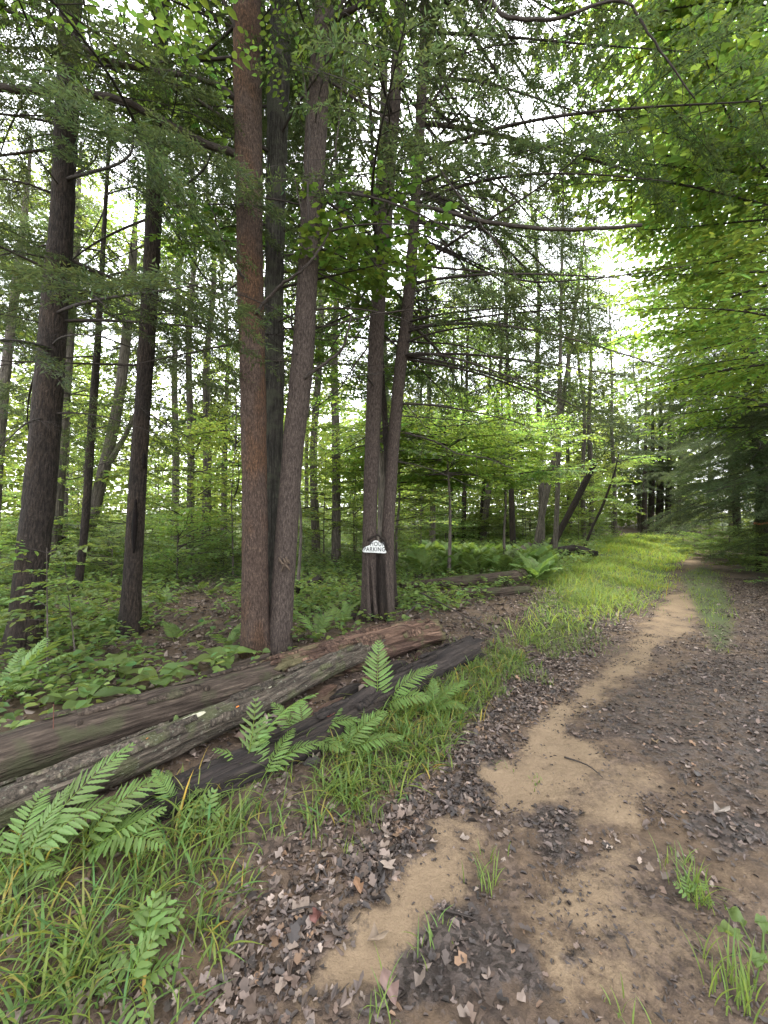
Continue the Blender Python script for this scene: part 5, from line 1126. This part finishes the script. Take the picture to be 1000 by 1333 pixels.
def grass():
    r = np.random.default_rng(9); g = G()
    # coarse clumps on the bank: many tufts, each with its own size
    lo, hi = BANK.min(0), BANK.max(0); X, Y, LL, WW = [], [], [], []
    n = 9000; cx, cy_ = r.uniform(lo[0], hi[0], n), r.uniform(lo[1], hi[1], n)
    dn = soft_in(BANK, cx, cy_, .08) * (.10 + 1.5 * np.clip(fbm(cx * 2.0, cy_ * 2.0, 6., 3) + .08, 0, 1)); s, t = st(cx, cy_); dn *= np.where(t > -1.35, .35, 1)
    dn = np.maximum(dn, 1.0 * soft_in(wpoly([(430, 1040), (470, 940), (600, 890), (620, 930), (560, 1010), (480, 1055)]), cx, cy_, .1))
    ok = r.random(n) < dn * .95; cx, cy_ = cx[ok], cy_[ok]
    for a, b in zip(cx, cy_):
        k = r.integers(3, 9); X.append(a + r.normal(0, .028, k)); Y.append(b + r.normal(0, .028, k)); LL.append(r.uniform(.08, .24) * r.uniform(.6, 1.2, k)); WW.append(r.uniform(.006, .013, k))
    x, y = np.concatenate(X), np.concatenate(Y); tg = tint(len(x), .6, 1.25, .16, r); tg[r.random(len(x)) < .10] *= [1.9, 1.15, 1.3]; blades(g, x, y, height(x, y), np.concatenate(LL), np.concatenate(WW), 1.0, tg, r, 5)
    n = 16000; x, y = r.uniform(lo[0], hi[0], n), r.uniform(lo[1], hi[1], n); ok = soft_in(BANK, x, y, .08) * (.25 + 1.5 * fbm(x * 2.0, y * 2.0, 6., 3)) > r.random(n) * .8; x, y = x[ok], y[ok]
    blades(g, x, y, height(x, y), r.uniform(.03, .10, len(x)), r.uniform(.003, .008, len(x)), 1.0, tint(len(x), .55, 1.1, .16, r), r, 3)
    # tufts standing in the track
    for (px, py, k, L) in ((905, 1170, 46, .16), (890, 1130, 16, .10), (630, 1150, 20, .13), (630, 1120, 10, .12), (550, 1240, 9, .12), (575, 1215, 8, .08), (490, 1320, 12, .12), (960, 1310, 26, .18), (985, 1290, 18, .16), (480, 1070, 18, .16), (455, 1110, 10, .12), (650, 1000, 7, .06), (700, 1020, 14, .05), (940, 1270, 16, .14), (820, 1330, 10, .1)):
        p = gp(px, py); x, y = p[0] + r.normal(0, .035, k), p[1] + r.normal(0, .035, k); blades(g, x, y, height(x, y), L * r.uniform(.5, 1.25, k), .006, .6, tint(k, .7, 1.15, .1, r), r, 5)
    # sparse grass on the track verge further on
    n = 9000; s = r.uniform(3, 12, n); t = r.normal(-1.5, .35, n); x = (s * .6 + (t + track_shift(s)) * .8); y = s * .8 - (t + track_shift(s)) * .6
    ok = fbm(x * 1.4, y * 1.4, 2., 3) > .02; x, y = x[ok], y[ok]; blades(g, x, y, height(x, y), r.uniform(.05, .16, len(x)), .006, .8, tint(len(x), .6, 1.2, .12, r), r, 3)
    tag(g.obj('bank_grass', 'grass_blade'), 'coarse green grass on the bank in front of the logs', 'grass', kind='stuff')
    g = G()
    lo, hi = MEADOW.min(0) - .5, MEADOW.max(0) + .5; n = 230000; x, y = r.uniform(lo[0], hi[0], n), r.uniform(lo[1], hi[1], n)
    # keep the blades dense where they show
    ok = (soft_in(MEADOW, x, y, .5) > r.random(n) * .9 + .05) & (r.random(n) < np.clip(1.4 - np.hypot(x, y) / 50, .25, 1)) & (r.random(n) < .75 + 1.3 * fbm(x * .9, y * .9, 3., 3)); x, y = x[ok], y[ok]; R = np.hypot(x, y); hm_ = np.clip(1 + 1.3 * fbm(x * .7, y * .7, 13., 3), .4, 1.8); cm_ = tint(len(x), .65, 1.2, .14, r) * np.clip(1.2 + .9 * fbm(x * .5, y * .5, 23., 3), .75, 1.55)[:, None]; cm_[r.random(len(x)) < .07] *= [1.5, 1.0, 1.2]
    blades(g, x, y, height(x, y) - .01, r.uniform(.14, .36, len(x)) * hm_, .005 + .0009 * R, 1.15, cm_, r, 3)
    lo, hi = MEDIAN.min(0), MEDIAN.max(0); n = 9000; x, y = r.uniform(lo[0], hi[0], n), r.uniform(lo[1], hi[1], n)
    ok = (soft_in(MEDIAN, x, y, .25) * (.35 + fbm(x * 1.5, y * 1.5, 4., 3)) > r.random(n) * .8); x, y = x[ok], y[ok]; blades(g, x, y, height(x, y), r.uniform(.05, .17, len(x)), .009, .8, tint(len(x), .6, 1.1, .1, r), r, 3)
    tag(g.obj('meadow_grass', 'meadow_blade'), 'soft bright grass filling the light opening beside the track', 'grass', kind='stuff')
grass()

# ------------------------------------------------------------------ far wood closing the view
def far_wood():
    r = np.random.default_rng(41); g = G(); P, S = [], []
    for k in range(380):
        a = math.radians(r.uniform(-66, 62)); R = r.uniform(50, 78); x, y = R * math.sin(a), R * math.cos(a); z0 = float(height(x, y)); top = r.uniform(9, 22) * (.7 if 8 < math.degrees(a) < 26 else 1)
        n = int(19 * top); u = unit(r.normal(0, 1, (n, 3))); rad = r.uniform(1.6, 3.4); f = r.random(n)
        c = np.array([x, y, z0]) + np.stack([r.normal(0, .7, n), r.normal(0, .7, n), .4 + f * top], 1); P.append(c + u * (rad * np.sqrt(np.clip(1.15 - f, .1, 1)))[:, None] * r.uniform(.5, 1, (n, 1)) * [1, 1, .6]); S.append(np.full(n, r.uniform(.75, 1.25)))
    p = np.concatenate(P); n = len(p); sz = r.uniform(.36, .80, n); d_ = r.normal(0, 1, (n, 3)) * [1, 1, .4]
    place(g, DIAM, p, d_, np.array([0, 0, 1.]) + r.normal(0, .6, (n, 3)), sz, sz * .7, tint(n, .7, 1.25, .1, r) * np.concatenate(S)[:, None])
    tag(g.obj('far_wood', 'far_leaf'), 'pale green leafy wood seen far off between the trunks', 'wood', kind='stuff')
far_wood()

# ------------------------------------------------------------------ ground cover in the woods
def cover():
    r = np.random.default_rng(19); g = G()
    n = 52000; R = 3.2 + 30 * r.random(n) ** 1.15; a = np.radians(r.uniform(-62, 60, n)); x, y = R * np.sin(a), R * np.cos(a); s, t = st(x, y); tt = t - track_shift(s)
    bare = soft_in(wpoly([(165, 850), (230, 770), (300, 745), (318, 800), (318, 860), (250, 870)]), x, y, .4)
    ok = ((tt < -2.9) | (tt > 3.1)) & (y > 2.2) & (r.random(n) < .25 + .75 * sstep(-.2, .25, fbm(x * .6, y * .6, 9., 3)) + .5 * sstep(7, 11, R)) & (r.random(n) > bare * .93) & ~((R < 6) & (r.random(n) < .45))
    x, y, R = x[ok], y[ok], R[ok]; n = len(x); hgt = r.uniform(.03, .28, n) * (1 + .06 * np.maximum(R - 6, 0)); z = height(x, y) + hgt
    for k in range(4):
        a = r.uniform(0, TAU, n); d_ = np.stack([np.cos(a), np.sin(a), r.uniform(-.4, .3, n)], 1); L_ = r.uniform(.04, .10, n) * (1 + .03 * R)
        nr = np.array([0, 0, 1.]) + r.normal(0, .3, (n, 3)); tn = tint(n, .65, 1.25, .12, r); pz = np.stack([x, y, z - .02 * k], 1)
        for tp, m_ in ((LEAF6, R < 9), (DIAM, R >= 9)): place(g, tp, pz[m_], d_[m_], nr[m_], L_[m_], L_[m_] * .62, tn[m_])
    tag(g.obj('undergrowth', 'herb_leaf'), 'low green leafy plants covering the woodland floor', 'undergrowth', kind='stuff')
cover()
